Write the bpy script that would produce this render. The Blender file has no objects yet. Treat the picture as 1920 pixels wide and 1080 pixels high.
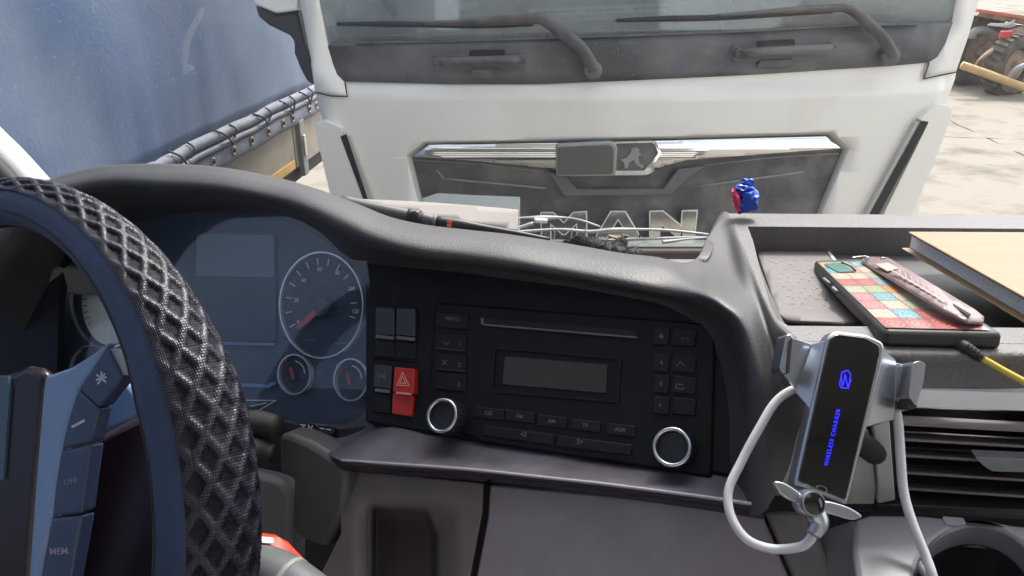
import bpy, bmesh, math, random
from mathutils import Vector as V, Matrix, noise
random.seed(7)
rad = math.radians
SC = bpy.context.scene; COL = SC.collection
# ---------------------------------------------------------------- camera, light, exposure
PITCH = 24.0; FPX = 1400.0
CAM = V((0, 0, 2.2))
FW = V((0, math.cos(rad(PITCH)), -math.sin(rad(PITCH)))); UP = V((0, math.sin(rad(PITCH)), math.cos(rad(PITCH)))); RT = V((1, 0, 0))
cd = bpy.data.cameras.new("camera"); cam = bpy.data.objects.new("camera", cd); COL.objects.link(cam)
cam.location = CAM; cam.rotation_euler = (rad(90 - PITCH), 0, 0)
cd.sensor_width = 36; cd.lens = 36 * FPX / 1920; cd.clip_start = 0.02; cd.clip_end = 2000
SC.camera = cam
SUN_EL, SUN_AZ = 55, 24          # azimuth clockwise from +Y: high in front, a little right
w = bpy.data.worlds.new("World"); SC.world = w; w.use_nodes = True
nt = w.node_tree; bgn = nt.nodes["Background"]; sky = nt.nodes.new("ShaderNodeTexSky")
sky.sky_type = 'NISHITA'; sky.sun_disc = False; sky.sun_elevation = rad(SUN_EL); sky.sun_rotation = rad(SUN_AZ)
sky.air_density = 1.0; sky.dust_density = 3.0; sky.ozone_density = 1.0
bw = nt.nodes.new("ShaderNodeRGBToBW"); hs = nt.nodes.new("ShaderNodeMixRGB"); hs.inputs[0].default_value = .82; nt.links.new(sky.outputs[0], bw.inputs[0]); nt.links.new(sky.outputs[0], hs.inputs[1]); nt.links.new(bw.outputs[0], hs.inputs[2]); nt.links.new(hs.outputs[0], bgn.inputs[0])   # thin milky haze
bgn.inputs[1].default_value = 0.15
sl = bpy.data.lights.new("sun", 'SUN'); sl.energy = .95; sl.angle = rad(10); sl.color = (1, .93, .83)
so = bpy.data.objects.new("sun", sl); COL.objects.link(so)
sd = V((math.sin(rad(SUN_AZ)) * math.cos(rad(SUN_EL)), math.cos(rad(SUN_AZ)) * math.cos(rad(SUN_EL)), math.sin(rad(SUN_EL))))
so.rotation_euler = sd.to_track_quat('Z', 'Y').to_euler(); so.location = (0, 0, 30)
SC.view_settings.view_transform = 'Standard'; SC.view_settings.look = 'None'; SC.view_settings.gamma = 1
SC.view_settings.use_curve_mapping = False; SC.view_settings.exposure = 2.08
SC.cycles.max_bounces = 10; SC.cycles.transparent_max_bounces = 16

# ---------------------------------------------------------------- geometry of sight lines
def ray(x, y): return RT * ((x - 960) / FPX) + UP * ((540 - y) / FPX) + FW
def D(x, y, d): return CAM + ray(x, y) * d
class Pl:
    def __init__(s, a, b, c):
        a, b, c = [q if isinstance(q, V) else D(*q) for q in (a, b, c)]
        s.a = a; n = (b - a).cross(c - a).normalized()
        if n.dot(CAM - a) < 0: n = -n
        s.n = n
    def __call__(s, x, y, off=0.0):
        r = ray(x, y); t = (s.a + s.n * off - CAM).dot(s.n) / r.dot(s.n)
        return CAM + r * t
def G(x, y, z=0.0):
    r = ray(x, y); return CAM + r * ((z - CAM.z) / r.z)

# ---------------------------------------------------------------- materials
MATS = {}
def mat(name, col, rough=.5, metal=0.0, var=0.0, vs=8.0, bump=0.0, bs=200.0, col2=None, spec=.5, coat=0.0, emit=None, es=1.0, detail=4.0, lo=.35, hi=.65, aniso=None):
    m = bpy.data.materials.new(name); m.use_nodes = True; n = m.node_tree.nodes; l = m.node_tree.links
    b = n["Principled BSDF"]; b.inputs["Base Color"].default_value = (*col, 1); b.inputs["Roughness"].default_value = rough
    b.inputs["Metallic"].default_value = metal; b.inputs["Specular IOR Level"].default_value = spec; b.inputs["Coat Weight"].default_value = coat
    tc = n.new("ShaderNodeTexCoord")
    if var or col2:
        t = n.new("ShaderNodeTexNoise"); t.inputs["Scale"].default_value = vs; t.inputs["Detail"].default_value = detail; t.inputs["Roughness"].default_value = .62
        if aniso:
            mp = n.new("ShaderNodeMapping"); mp.inputs["Scale"].default_value = aniso
            l.new(tc.outputs["Object"], mp.inputs[0]); l.new(mp.outputs[0], t.inputs[0])
        else: l.new(tc.outputs["Object"], t.inputs[0])
        r = n.new("ShaderNodeValToRGB"); r.color_ramp.elements[0].position = lo; r.color_ramp.elements[1].position = hi
        c2 = col2 if col2 else tuple(min(1, c * (1 + var)) for c in col); c1 = col if col2 else tuple(c * (1 - var) for c in col)
        r.color_ramp.elements[0].color = (*c1, 1); r.color_ramp.elements[1].color = (*c2, 1)
        l.new(t.outputs[0], r.inputs[0]); l.new(r.outputs[0], b.inputs["Base Color"])
        mr = n.new("ShaderNodeMapRange"); mr.inputs[3].default_value = max(.02, rough * .85); mr.inputs[4].default_value = min(1, rough * 1.15)
        l.new(t.outputs[0], mr.inputs[0]); l.new(mr.outputs[0], b.inputs["Roughness"])
    if bump:
        t2 = n.new("ShaderNodeTexNoise"); t2.inputs["Scale"].default_value = bs; t2.inputs["Detail"].default_value = 3
        l.new(tc.outputs["Object"], t2.inputs[0]); bp = n.new("ShaderNodeBump"); bp.inputs["Strength"].default_value = bump; bp.inputs["Distance"].default_value = .4 / bs
        l.new(t2.outputs[0], bp.inputs["Height"]); l.new(bp.outputs[0], b.inputs["Normal"])
    if emit: b.inputs["Emission Color"].default_value = (*emit, 1); b.inputs["Emission Strength"].default_value = es
    MATS[name] = m; return m
def dusty(name, base, dust, scale, lo, hi, rough=.6, fine=600, bump=.1, speck=True):
    """paint or plastic with large soft dust film and small pale specks"""
    m = mat(name, base, rough, bump=bump, bs=fine); n = m.node_tree.nodes; l = m.node_tree.links; b = n["Principled BSDF"]
    tc = n.new("ShaderNodeTexCoord"); t = n.new("ShaderNodeTexNoise"); t.inputs["Scale"].default_value = scale; t.inputs["Detail"].default_value = 6; t.inputs["Distortion"].default_value = .4
    l.new(tc.outputs["Object"], t.inputs[0]); mr = n.new("ShaderNodeMapRange"); mr.inputs[1].default_value = lo; mr.inputs[2].default_value = hi
    l.new(t.outputs[0], mr.inputs[0]); mx = n.new("ShaderNodeMixRGB"); mx.inputs[1].default_value = (*base, 1); mx.inputs[2].default_value = (*dust, 1)
    if speck:
        v = n.new("ShaderNodeTexNoise"); v.inputs["Scale"].default_value = scale * 28; v.inputs["Detail"].default_value = 2; l.new(tc.outputs["Object"], v.inputs[0])
        m2 = n.new("ShaderNodeMapRange"); m2.inputs[1].default_value = .66; m2.inputs[2].default_value = .74; l.new(v.outputs[0], m2.inputs[0])
        ad = n.new("ShaderNodeMath"); ad.operation = 'ADD'; ad.use_clamp = True; l.new(mr.outputs[0], ad.inputs[0]); l.new(m2.outputs[0], ad.inputs[1]); l.new(ad.outputs[0], mx.inputs[0])
    else: l.new(mr.outputs[0], mx.inputs[0])
    l.new(mx.outputs[0], b.inputs["Base Color"]); return m

white = dusty("white_paint", (.85, .825, .77), (.60, .57, .51), 1.6, .52, .95, .3, fine=300, bump=.01, speck=False); white.node_tree.nodes["Principled BSDF"].inputs["Coat Weight"].default_value = .3
blackpanel = dusty("dusty_black_panel", (.062, .060, .068), (.20, .195, .20), 4, .38, .85, .55, bump=.15)
grille_m = dusty("dusty_grille_panel", (.062, .062, .066), (.24, .235, .225), 7, .42, .95, .45, bump=.1)
rubber = mat("rubber", (.02, .02, .021), .7, var=.2, vs=30)
wiper_m = dusty("dusty_wiper", (.07, .07, .075), (.17, .165, .165), 14, .35, .8, .5)
chrome = mat("chrome", (.75, .76, .77), .06, 1.0)
letter_m = mat("letter_chrome", (.70, .71, .71), .10, 1.0)
bevelgrey = mat("grey_bezel", (.52, .51, .48), .45)
radar_m = mat("radar_cover", (.105, .10, .095), .6, var=.05)
gapm = mat("gap_dark", (.015, .015, .015), .9)
seatm = mat("seat_fabric", (.12, .15, .15), .9, var=.2)
teal = mat("teal_dash", (.20, .26, .25), .6, var=.12, vs=4)
rust = mat("rusty_steel", (.22, .15, .11), .85, col2=(.34, .27, .21), vs=6, bump=.4, bs=40)
redpaint = mat("faded_red_paint", (.50, .13, .09), .6, var=.15, vs=3)
tyre_m = mat("dusty_tyre", (.06, .055, .05), .9, col2=(.15, .13, .11), vs=5, bump=.3, bs=30)
yellow_pipe = mat("worn_yellow_pipe", (.55, .36, .14), .6, col2=(.42, .30, .17), vs=10)
greysteel = mat("grey_steel", (.26, .26, .25), .5, var=.2, vs=10)
tarp_m = dusty("blue_tarpaulin", (.100, .158, .285), (.215, .26, .345), 1.5, .33, .75, .5, fine=70, bump=.22)
hem_m = mat("tarpaulin_hem", (.09, .11, .16), .6, col2=(.18, .19, .22), vs=9, bump=.2, bs=60)
board_m = mat("cream_board", (.34, .31, .255), .5, col2=(.26, .235, .195), vs=4)
tape_m = mat("yellow_tape", (.60, .36, .09), .5, var=.15, vs=20)
brass = mat("brass_ring", (.42, .33, .22), .4, .7, var=.2, vs=80)
rope_m = mat("rope", (.07, .075, .09), .8)
ground_m = mat("concrete", (.10, .088, .07), .9, col2=(.225, .20, .162), vs=1.3, bump=.5, bs=25, detail=12, lo=.33, hi=.52)
joint_m = mat("dirt_joint", (.17, .14, .11), 1, var=.3, vs=6)
# cab interior
def leather(name, col, rough=.5, sc=420, st=.35, var=.14, spec=.5):
    m = mat(name, col, rough, var=var, vs=9, spec=spec); n = m.node_tree.nodes; l = m.node_tree.links; b = n["Principled BSDF"]
    tc = n.new("ShaderNodeTexCoord"); v = n.new("ShaderNodeTexVoronoi"); v.inputs["Scale"].default_value = sc; v.feature = 'SMOOTH_F1'
    l.new(tc.outputs["Object"], v.inputs[0]); bp = n.new("ShaderNodeBump"); bp.inputs["Strength"].default_value = st; bp.inputs["Distance"].default_value = .0012
    l.new(v.outputs[0], bp.inputs["Height"]); l.new(bp.outputs[0], b.inputs["Normal"]); return m
dashtop = leather("dash_plastic_grained", (.13, .125, .12), .6, 500, .3)
hood_m = leather("hood_plastic_grained", (.048, .0455, .047), .52, 600, .2)
trayrim = leather("tray_plastic_grained", (.115, .108, .108), .55, 420, .45)
fascia_m = mat("fascia_plastic", (.008, .008, .011), .6, spec=.25, var=.1, vs=5, bump=.05, bs=900)
radio_m = mat("radio_plastic", (.006, .006, .008), .5, spec=.25, bump=.03, bs=900)
button_m = mat("button_plastic", (.007, .007, .009), .5, spec=.3)
button_top = mat("switch_plastic", (.028, .03, .038), .35)
barm = mat("switch_bar", (.11, .11, .13), .35)
printm = mat("grey_print", (.13, .13, .145), .6)
printw = mat("pale_print", (.66, .70, .76), .6)
redsw = mat("red_switch", (.42, .022, .014), .38)
knobblk = mat("knob_black", (.018, .018, .022), .35)
knobring = mat("knob_silver", (.62, .62, .66), .22, 1.0)
ringm = mat("gauge_ring", (.75, .78, .84), .2, .7)
cluster_m = mat("cluster_face", (.040, .058, .088), .35, var=.15, vs=6)  # blue of reflections in the glass put into the face colour
dialm = mat("dial_face", (.014, .022, .042), .4)
dialglare = mat("dial_glare", (.70, .74, .66), .3, var=.1, vs=30)  # pale tone stands for bright window light on the dial
screen_hi = mat("display_reflection", (.11, .18, .23), .3)  # lighter blue painted for a reflection on the display's upper half
screen_lo = mat("display_lower", (.022, .036, .046), .3)
needle_m = mat("needle_red", (.42, .04, .04), .4)
shelf_m = mat("shelf_plastic", (.085, .075, .092), .45, var=.35, vs=22, bump=.05, bs=700)
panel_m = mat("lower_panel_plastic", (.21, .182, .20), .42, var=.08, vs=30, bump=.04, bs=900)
panel_shaded = mat("lower_panel_shaded", (.14, .12, .12), .42, var=.08, vs=16, bump=.05, bs=900)  # same plastic as the main lower panel, shade put into the colour
lipm = mat("lip_gloss", (.018, .014, .022), .18)
edgem = mat("shelf_highlight", (.30, .29, .33), .25)
mat_rub = mat("rubber_mat", (.15, .135, .13), .75, var=.12, vs=30, bump=.25, bs=500)
tray_fl = mat("tray_floor", (.11, .11, .112), .35, var=.1, vs=12)
silver = mat("silver_trim", (.80, .80, .84), .4, .1, var=.04)
silver2 = mat("satin_grey_trim", (.60, .59, .56), .42, .1, var=.04)
ventm = mat("vent_black", (.02, .019, .02), .5)
slatm = mat("vent_slat", (.22, .19, .20), .38)
cupm = mat("cup_panel", (.22, .222, .24), .38, var=.06, vs=30)
alum = mat("brushed_aluminium", (.42, .44, .48), .28, .9)
glossblk = mat("gloss_black", (.004, .004, .005), .05, coat=1)
blueled = mat("blue_led", (0, 0, .1), .5, emit=(.015, .015, 1.0), es=1.0)
cablew = mat("white_cable", (.55, .55, .57), .45)
cabley = mat("yellow_cable", (.55, .42, .06), .5)
phone_edge = mat("phone_case_rubber", (.022, .02, .02), .5)
strapm = mat("strap_faux_leather", (.20, .135, .135), .35, var=.2, vs=60)
strapmark = mat("strap_marks", (.32, .22, .21), .4)
steel = mat("polished_steel", (.8, .8, .8), .12, 1.0)
coverm = mat("book_cover_wood", (.225, .145, .075), .6, col2=(.275, .185, .10), vs=9, aniso=(1, 7, 1))
pagesm = mat("book_pages", (.78, .80, .82), .7, var=.12, vs=400)
paperm = mat("paper", (.22, .20, .185), .8, var=.04)
foldm = mat("clear_folder", (.45, .60, .62), .2)
torch_b = mat("torch_black", (.028, .028, .03), .45)
torch_g = mat("torch_grey", (.10, .10, .105), .5)
fleece = mat("grey_fleece", (.08, .08, .08), 1.0, var=.4, vs=150, bump=.8, bs=400)
wrapb = mat("foil_blue", (.02, .07, .42), .25, .3, var=.3, vs=60)
wrapr = mat("foil_pink", (.60, .05, .13), .3, .2, var=.2, vs=90)
liner = mat("headliner", (.55, .53, .50), .9)
cabin_dk = mat("cabin_dark", (.10, .10, .10), .8)
rimblue = leather("rim_lining_blue", (.022, .036, .085), .45, 500, .25)
spoke_lt = mat("spoke_blue_sheen", (.17, .26, .44), .42)  # grey spoke, with the blue sheen of reflections put into the colour
spoke_dk = mat("spoke_button", (.035, .055, .115), .4)  # blue sheen put into the button colour as well
hubm = mat("hub_plastic", (.014, .007, .011), .3)
redstrap = mat("red_strap", (.62, .05, .02), .45)
def transp(m, alpha, tint=(1, 1, 1), gloss=.06, dustc=(.5, .5, .5), dust=.03):
    n = m.node_tree.nodes; l = m.node_tree.links; n.clear(); o = n.new("ShaderNodeOutputMaterial")
    t = n.new("ShaderNodeBsdfTransparent"); t.inputs[0].default_value = (*tint, 1); g = n.new("ShaderNodeBsdfGlossy"); g.inputs["Roughness"].default_value = .02
    d = n.new("ShaderNodeBsdfDiffuse"); d.inputs[0].default_value = (*dustc, 1)
    tc = n.new("ShaderNodeTexCoord"); ns = n.new("ShaderNodeTexNoise"); ns.inputs["Scale"].default_value = 3; ns.inputs["Detail"].default_value = 8; l.new(tc.outputs["Object"], ns.inputs[0])
    mr = n.new("ShaderNodeMapRange"); mr.inputs[1].default_value = .3; mr.inputs[2].default_value = .7; mr.inputs[3].default_value = dust * .4; mr.inputs[4].default_value = dust * 1.6; l.new(ns.outputs[0], mr.inputs[0])
    a = n.new("ShaderNodeMixShader"); a.inputs[0].default_value = gloss; l.new(t.outputs[0], a.inputs[1]); l.new(g.outputs[0], a.inputs[2])
    b = n.new("ShaderNodeMixShader"); l.new(mr.outputs[0], b.inputs[0]); l.new(a.outputs[0], b.inputs[1]); l.new(d.outputs[0], b.inputs[2]); l.new(b.outputs[0], o.inputs[0]); return m
glass_far = transp(mat("windscreen_far", (1, 1, 1)), 1, (.74, .80, .80), .10, (.46, .50, .50), .32)
glass_own = transp(mat("windscreen_own", (1, 1, 1)), 1, (.97, .985, .99), .02, (.62, .62, .62), .075)
reflection_m = transp(mat("windscreen_reflection", (1, 1, 1)), 1, (1, 1, 1), .0, (.75, .8, .85), .13)  # pale film painted in for a reflection streak on the glass
lens_m = transp(mat("cluster_lens", (1, 1, 1)), 1, (1, 1, 1), .06, (.35, .5, .8), .02)
folder_m = transp(mat("plastic_sleeve", (1, 1, 1)), 1, (.86, .90, .90), .04, (.22, .27, .28), .10)
# phone back print
def phone_print():
    m = mat("phone_tile_print", (.5, .4, .4), .3, coat=.3); n = m.node_tree.nodes; l = m.node_tree.links; b = n["Principled BSDF"]
    uv = n.new("ShaderNodeUVMap"); sc = n.new("ShaderNodeVectorMath"); sc.operation = 'MULTIPLY'; sc.inputs[1].default_value = (4, 9, 1); l.new(uv.outputs[0], sc.inputs[0])
    fl = n.new("ShaderNodeVectorMath"); fl.operation = 'FLOOR'; l.new(sc.outputs[0], fl.inputs[0]); fr = n.new("ShaderNodeVectorMath"); fr.operation = 'FRACTION'; l.new(sc.outputs[0], fr.inputs[0])
    wn = n.new("ShaderNodeTexWhiteNoise"); wn.noise_dimensions = '2D'; l.new(fl.outputs[0], wn.inputs[0])
    r = n.new("ShaderNodeValToRGB"); r.color_ramp.interpolation = 'CONSTANT'; e = r.color_ramp.elements
    cols = [(.42, .15, .16), (.10, .30, .36), (.48, .22, .08), (.27, .32, .17), (.40, .07, .07), (.48, .38, .28), (.44, .22, .22), (.22, .28, .32), (.46, .32, .16), (.32, .35, .25)]
    e[0].color = (*cols[0], 1); e[0].position = 0; e[1].color = (*cols[1], 1); e[1].position = .1
    for i in range(2, 10): q = e.new(i * .1); q.color = (*cols[i], 1)
    l.new(wn.outputs[0], r.inputs[0])
    sb = n.new("ShaderNodeVectorMath"); sb.operation = 'SUBTRACT'; sb.inputs[1].default_value = (.5, .5, 0); l.new(fr.outputs[0], sb.inputs[0])
    ln = n.new("ShaderNodeVectorMath"); ln.operation = 'LENGTH'; l.new(sb.outputs[0], ln.inputs[0])
    sn = n.new("ShaderNodeMath"); sn.operation = 'MULTIPLY'; sn.inputs[1].default_value = 34; l.new(ln.outputs["Value"], sn.inputs[0])
    s2 = n.new("ShaderNodeMath"); s2.operation = 'SINE'; l.new(sn.outputs[0], s2.inputs[0])
    gt = n.new("ShaderNodeMath"); gt.operation = 'GREATER_THAN'; gt.inputs[1].default_value = .35; l.new(s2.outputs[0], gt.inputs[0])
    lt = n.new("ShaderNodeMath"); lt.operation = 'LESS_THAN'; lt.inputs[1].default_value = .42; l.new(ln.outputs["Value"], lt.inputs[0])
    mu = n.new("ShaderNodeMath"); mu.operation = 'MULTIPLY'; l.new(gt.outputs[0], mu.inputs[0]); l.new(lt.outputs[0], mu.inputs[1])
    m3 = n.new("ShaderNodeMath"); m3.operation = 'MULTIPLY'; m3.inputs[1].default_value = .55; l.new(mu.outputs[0], m3.inputs[0])
    mx = n.new("ShaderNodeMixRGB"); mx.inputs[2].default_value = (.50, .42, .36, 1); l.new(m3.outputs[0], mx.inputs[0]); l.new(r.outputs[0], mx.inputs[1])
    # dark joints
    ab = n.new("ShaderNodeVectorMath"); ab.operation = 'ABSOLUTE'; l.new(sb.outputs[0], ab.inputs[0]); sp = n.new("ShaderNodeSeparateXYZ"); l.new(ab.outputs[0], sp.inputs[0])
    mxx = n.new("ShaderNodeMath"); mxx.operation = 'MAXIMUM'; l.new(sp.outputs[0], mxx.inputs[0]); l.new(sp.outputs[1], mxx.inputs[1])
    g2 = n.new("ShaderNodeMath"); g2.operation = 'GREATER_THAN'; g2.inputs[1].default_value = .465; l.new(mxx.outputs[0], g2.inputs[0])
    m4 = n.new("ShaderNodeMixRGB"); m4.inputs[2].default_value = (.16, .12, .10, 1); l.new(g2.outputs[0], m4.inputs[0]); l.new(mx.outputs[0], m4.inputs[1])
    s9 = n.new("ShaderNodeVectorMath"); s9.operation = 'MULTIPLY'; s9.inputs[1].default_value = (28, 54, 1); l.new(uv.outputs[0], s9.inputs[0])
    vo = n.new("ShaderNodeTexVoronoi"); vo.voronoi_dimensions = '2D'; vo.inputs["Scale"].default_value = 1; vo.inputs["Randomness"].default_value = .35; l.new(s9.outputs[0], vo.inputs[0])
    vr = n.new("ShaderNodeMapRange"); vr.inputs[1].default_value = .2; vr.inputs[2].default_value = .6; vr.inputs[3].default_value = 1.35; vr.inputs[4].default_value = .55; l.new(vo.outputs["Distance"], vr.inputs[0])
    m5 = n.new("ShaderNodeVectorMath"); m5.operation = 'SCALE'; l.new(m4.outputs[0], m5.inputs[0]); l.new(vr.outputs[0], m5.inputs["Scale"])
    l.new(m5.outputs[0], b.inputs["Base Color"]); return m
phonem = phone_print()
# wheel cover: dark velvet diamonds in a glossy woven lattice
NU, NV = 54, 11
def cover_mat():
    m = mat("wheel_cover_weave", (.1, .1, .1), .4); n = m.node_tree.nodes; l = m.node_tree.links; b = n["Principled BSDF"]
    at = n.new("ShaderNodeAttribute"); at.attribute_name = "dia"; uv = n.new("ShaderNodeUVMap")
    mr = n.new("ShaderNodeMapRange"); mr.inputs[1].default_value = .26; mr.inputs[2].default_value = .38; l.new(at.outputs["Fac"], mr.inputs[0])
    wv = n.new("ShaderNodeTexWave"); wv.wave_type = 'BANDS'; wv.bands_direction = 'X'; wv.inputs["Scale"].default_value = 1
    mp = n.new("ShaderNodeMapping"); mp.inputs["Scale"].default_value = (260, 44, 1); mp.inputs["Rotation"].default_value = (0, 0, 0); l.new(uv.outputs[0], mp.inputs[0]); l.new(mp.outputs[0], wv.inputs[0])
    w2 = n.new("ShaderNodeTexWave"); w2.wave_type = 'BANDS'; w2.bands_direction = 'Y'; w2.inputs["Scale"].default_value = 1; l.new(mp.outputs[0], w2.inputs[0])
    ad = n.new("ShaderNodeMath"); ad.operation = 'MULTIPLY'; l.new(wv.outputs["Fac"], ad.inputs[0]); l.new(w2.outputs["Fac"], ad.inputs[1])
    c = n.new("ShaderNodeValToRGB"); c.color_ramp.elements[0].color = (.006, .005, .010, 1); c.color_ramp.elements[1].color = (.036, .032, .052, 1); c.color_ramp.elements[1].position = .8; l.new(ad.outputs[0], c.inputs[0])
    mx = n.new("ShaderNodeMixRGB"); mx.inputs[2].default_value = (.006, .005, .009, 1); l.new(mr.outputs[0], mx.inputs[0]); l.new(c.outputs[0], mx.inputs[1]); l.new(mx.outputs[0], b.inputs["Base Color"])
    rr = n.new("ShaderNodeMapRange"); rr.inputs[3].default_value = .30; rr.inputs[4].default_value = .6; l.new(mr.outputs[0], rr.inputs[0]); l.new(rr.outputs[0], b.inputs["Roughness"])
    bp = n.new("ShaderNodeBump"); bp.inputs["Strength"].default_value = .35; bp.inputs["Distance"].default_value = .0008; l.new(ad.outputs[0], bp.inputs["Height"]); l.new(bp.outputs[0], b.inputs["Normal"])
    sp_ = n.new("ShaderNodeMapRange"); sp_.inputs[3].default_value = .42; sp_.inputs[4].default_value = .22; l.new(mr.outputs[0], sp_.inputs[0]); l.new(sp_.outputs[0], b.inputs["Specular IOR Level"]); return m
cover_m = cover_mat()

# ---------------------------------------------------------------- builders
def thing(name, label, cat, loc, group=None):
    o = bpy.data.objects.new(name, None); COL.objects.link(o); o.location = loc; o.empty_display_size = .1
    o["label"] = label; o["category"] = cat
    if group: o["group"] = group
    bpy.context.view_layer.update(); return o
def wloc(o):
    p = V(o.location)
    while o.parent: o = o.parent; p += V(o.location)
    return p
def mk(name, verts, faces, m, parent=None, smooth=False, bevel=0, uvs=None, attr=None, weld=False, seg=2):
    me = bpy.data.meshes.new(name); me.from_pydata([tuple(v) for v in verts], [], faces)
    if uvs:
        ul = me.uv_layers.new(name="UVMap")
        for lp in me.loops: ul.data[lp.index].uv = uvs[lp.vertex_index]
    if attr:
        a = me.attributes.new(attr[0], 'FLOAT', 'POINT')
        for i, q in enumerate(attr[1]): a.data[i].value = q
    if not uvs:
        bm = bmesh.new(); bm.from_mesh(me)
        if weld: bmesh.ops.remove_doubles(bm, verts=bm.verts, dist=2e-5)
        bmesh.ops.recalc_face_normals(bm, faces=bm.faces); bm.to_mesh(me); bm.free()
    for p in me.polygons: p.use_smooth = smooth
    me.materials.append(m); o = bpy.data.objects.new(name, me); COL.objects.link(o)
    if parent:
        o.parent = parent; q = parent
        base = V((0, 0, 0))
        while q: base += V(q.location); q = q.parent
        o.location = -base
        # children of mesh parts keep world coordinates in their mesh
    if bevel:
        b = o.modifiers.new("bevel", 'BEVEL'); b.width = bevel; b.segments = seg; b.limit_method = 'ANGLE'; b.angle_limit = rad(35)
        if smooth or True:
            for p in me.polygons: p.use_smooth = True
            try: me.set_sharp_from_angle(angle=rad(50))
            except Exception: pass
    return o
def cr(pts, n, closed=False):
    """Catmull-Rom through tuples / vectors"""
    pts = [tuple(p) for p in pts]; out = []; N = len(pts); rng = N if closed else N - 1
    for i in range(rng):
        p1 = pts[i]; p2 = pts[(i + 1) % N]
        p0 = pts[i - 1] if (i > 0 or closed) else p1; p3 = pts[(i + 2) % N] if (closed or i + 2 < N) else p2
        for k in range(n):
            t = k / n; t2 = t * t; t3 = t2 * t
            out.append(tuple(.5 * ((2 * b) + (-a + c) * t + (2 * a - 5 * b + 4 * c - d) * t2 + (-a + 3 * b - 3 * c + d) * t3) for a, b, c, d in zip(p0, p1, p2, p3)))
    if not closed: out.append(pts[-1])
    return out
def rnd(pts, r, n=5):
    """round polygon corners by r px"""
    out = []; N = len(pts)
    for i in range(N):
        p = V(pts[i]).to_2d() if not isinstance(pts[i], V) else pts[i]; a = V(pts[i - 1]).to_2d(); b = V(pts[(i + 1) % N]).to_2d()
        da = a - p; db = b - p; q = min(r, da.length * .45, db.length * .45); pa = p + da.normalized() * q; pb = p + db.normalized() * q
        for k in range(n + 1):
            t = k / n; c = pa * (1 - t) ** 2 + p * 2 * t * (1 - t) + pb * t * t; out.append((c.x, c.y))
    return out
def ell(cx, cy, rx, ry, n=48, tilt=0, a0=0, a1=360):
    o = []; full = abs(a1 - a0) >= 360
    for i in range(n + (0 if full else 1)):
        a = rad(a0 + (a1 - a0) * i / n); x = rx * math.cos(a); y = -ry * math.sin(a); t = rad(tilt)
        o.append((cx + x * math.cos(t) - y * math.sin(t), cy + x * math.sin(t) + y * math.cos(t)))
    return o
def sheet(name, outlines, fn, off, thick, m, parent=None, step=None, bevel=0, smooth=False, stepy=None, uvf=None):
    """solid plate: outline(s) seen from the seat, laid on surface fn, thickness measured away from the viewer side"""
    if not isinstance(outlines[0][0], (tuple, list)): outlines = [outlines]
    bm = bmesh.new()
    for ol in outlines:
        vs = [bm.verts.new((p[0], p[1], 0)) for p in ol]; bm.faces.new(vs)
    if len(outlines) > 1: bmesh.ops.remove_doubles(bm, verts=bm.verts, dist=.05)
    if step:
        xs = [v.co.x for v in bm.verts]; ys = [v.co.y for v in bm.verts]
        x = min(xs) + step
        while x < max(xs):
            bmesh.ops.bisect_plane(bm, geom=bm.verts[:] + bm.edges[:] + bm.faces[:], plane_co=(x, 0, 0), plane_no=(1, 0, 0), dist=.01); x += step
        sy = stepy or step; y = min(ys) + sy
        while y < max(ys):
            bmesh.ops.bisect_plane(bm, geom=bm.verts[:] + bm.edges[:] + bm.faces[:], plane_co=(0, y, 0), plane_no=(0, 1, 0), dist=.01); y += sy
    bm.verts.index_update(); bm.verts.ensure_lookup_table(); n = len(bm.verts)
    of = off if callable(off) else (lambda x, y: off)
    top = [fn(v.co.x, v.co.y, of(v.co.x, v.co.y)) for v in bm.verts]
    if isinstance(fn, Pl): bot = [t - fn.n * thick for t in top]
    elif hasattr(fn, 'back'): bot = [t + fn.back * thick for t in top]
    else: bot = [t + V((0, 1, 0)) * thick for t in top]
    F = [[v.index for v in f.verts] for f in bm.faces]; F2 = [list(reversed([i + n for i in f])) for f in F]
    S = []
    for e in bm.edges:
        if e.is_boundary: a, b = e.verts[0].index, e.verts[1].index; S.append([a, b, b + n, a + n])
    bm.free()
    uvs = None
    if uvf: 
        px = [(v, ) for v in top]
    return mk(name, top + bot, F + F2 + S, m, parent, smooth, bevel)
def band(name, pl, outer, inner, off, thick, m, parent, bevel=0):
    """closed ring between two outlines with the same count"""
    n = len(outer); f = pl
    O = [f(x, y, off) for x, y in outer]; I = [f(x, y, off) for x, y in inner]
    bk = (-pl.n if isinstance(pl, Pl) else getattr(pl, 'back', V((0, 1, 0))))
    O2 = [p + bk * thick for p in O]; I2 = [p + bk * thick for p in I]; vs = O + I + O2 + I2; F = []
    for i in range(n):
        j = (i + 1) % n; F += [[i, j, j + n, i + n], [i, j, j + 2 * n, i + 2 * n], [i + n, j + n, j + 3 * n, i + 3 * n], [i + 2 * n, j + 2 * n, j + 3 * n, i + 3 * n]]
    return mk(name, vs, F, m, parent, False, bevel)
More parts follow.
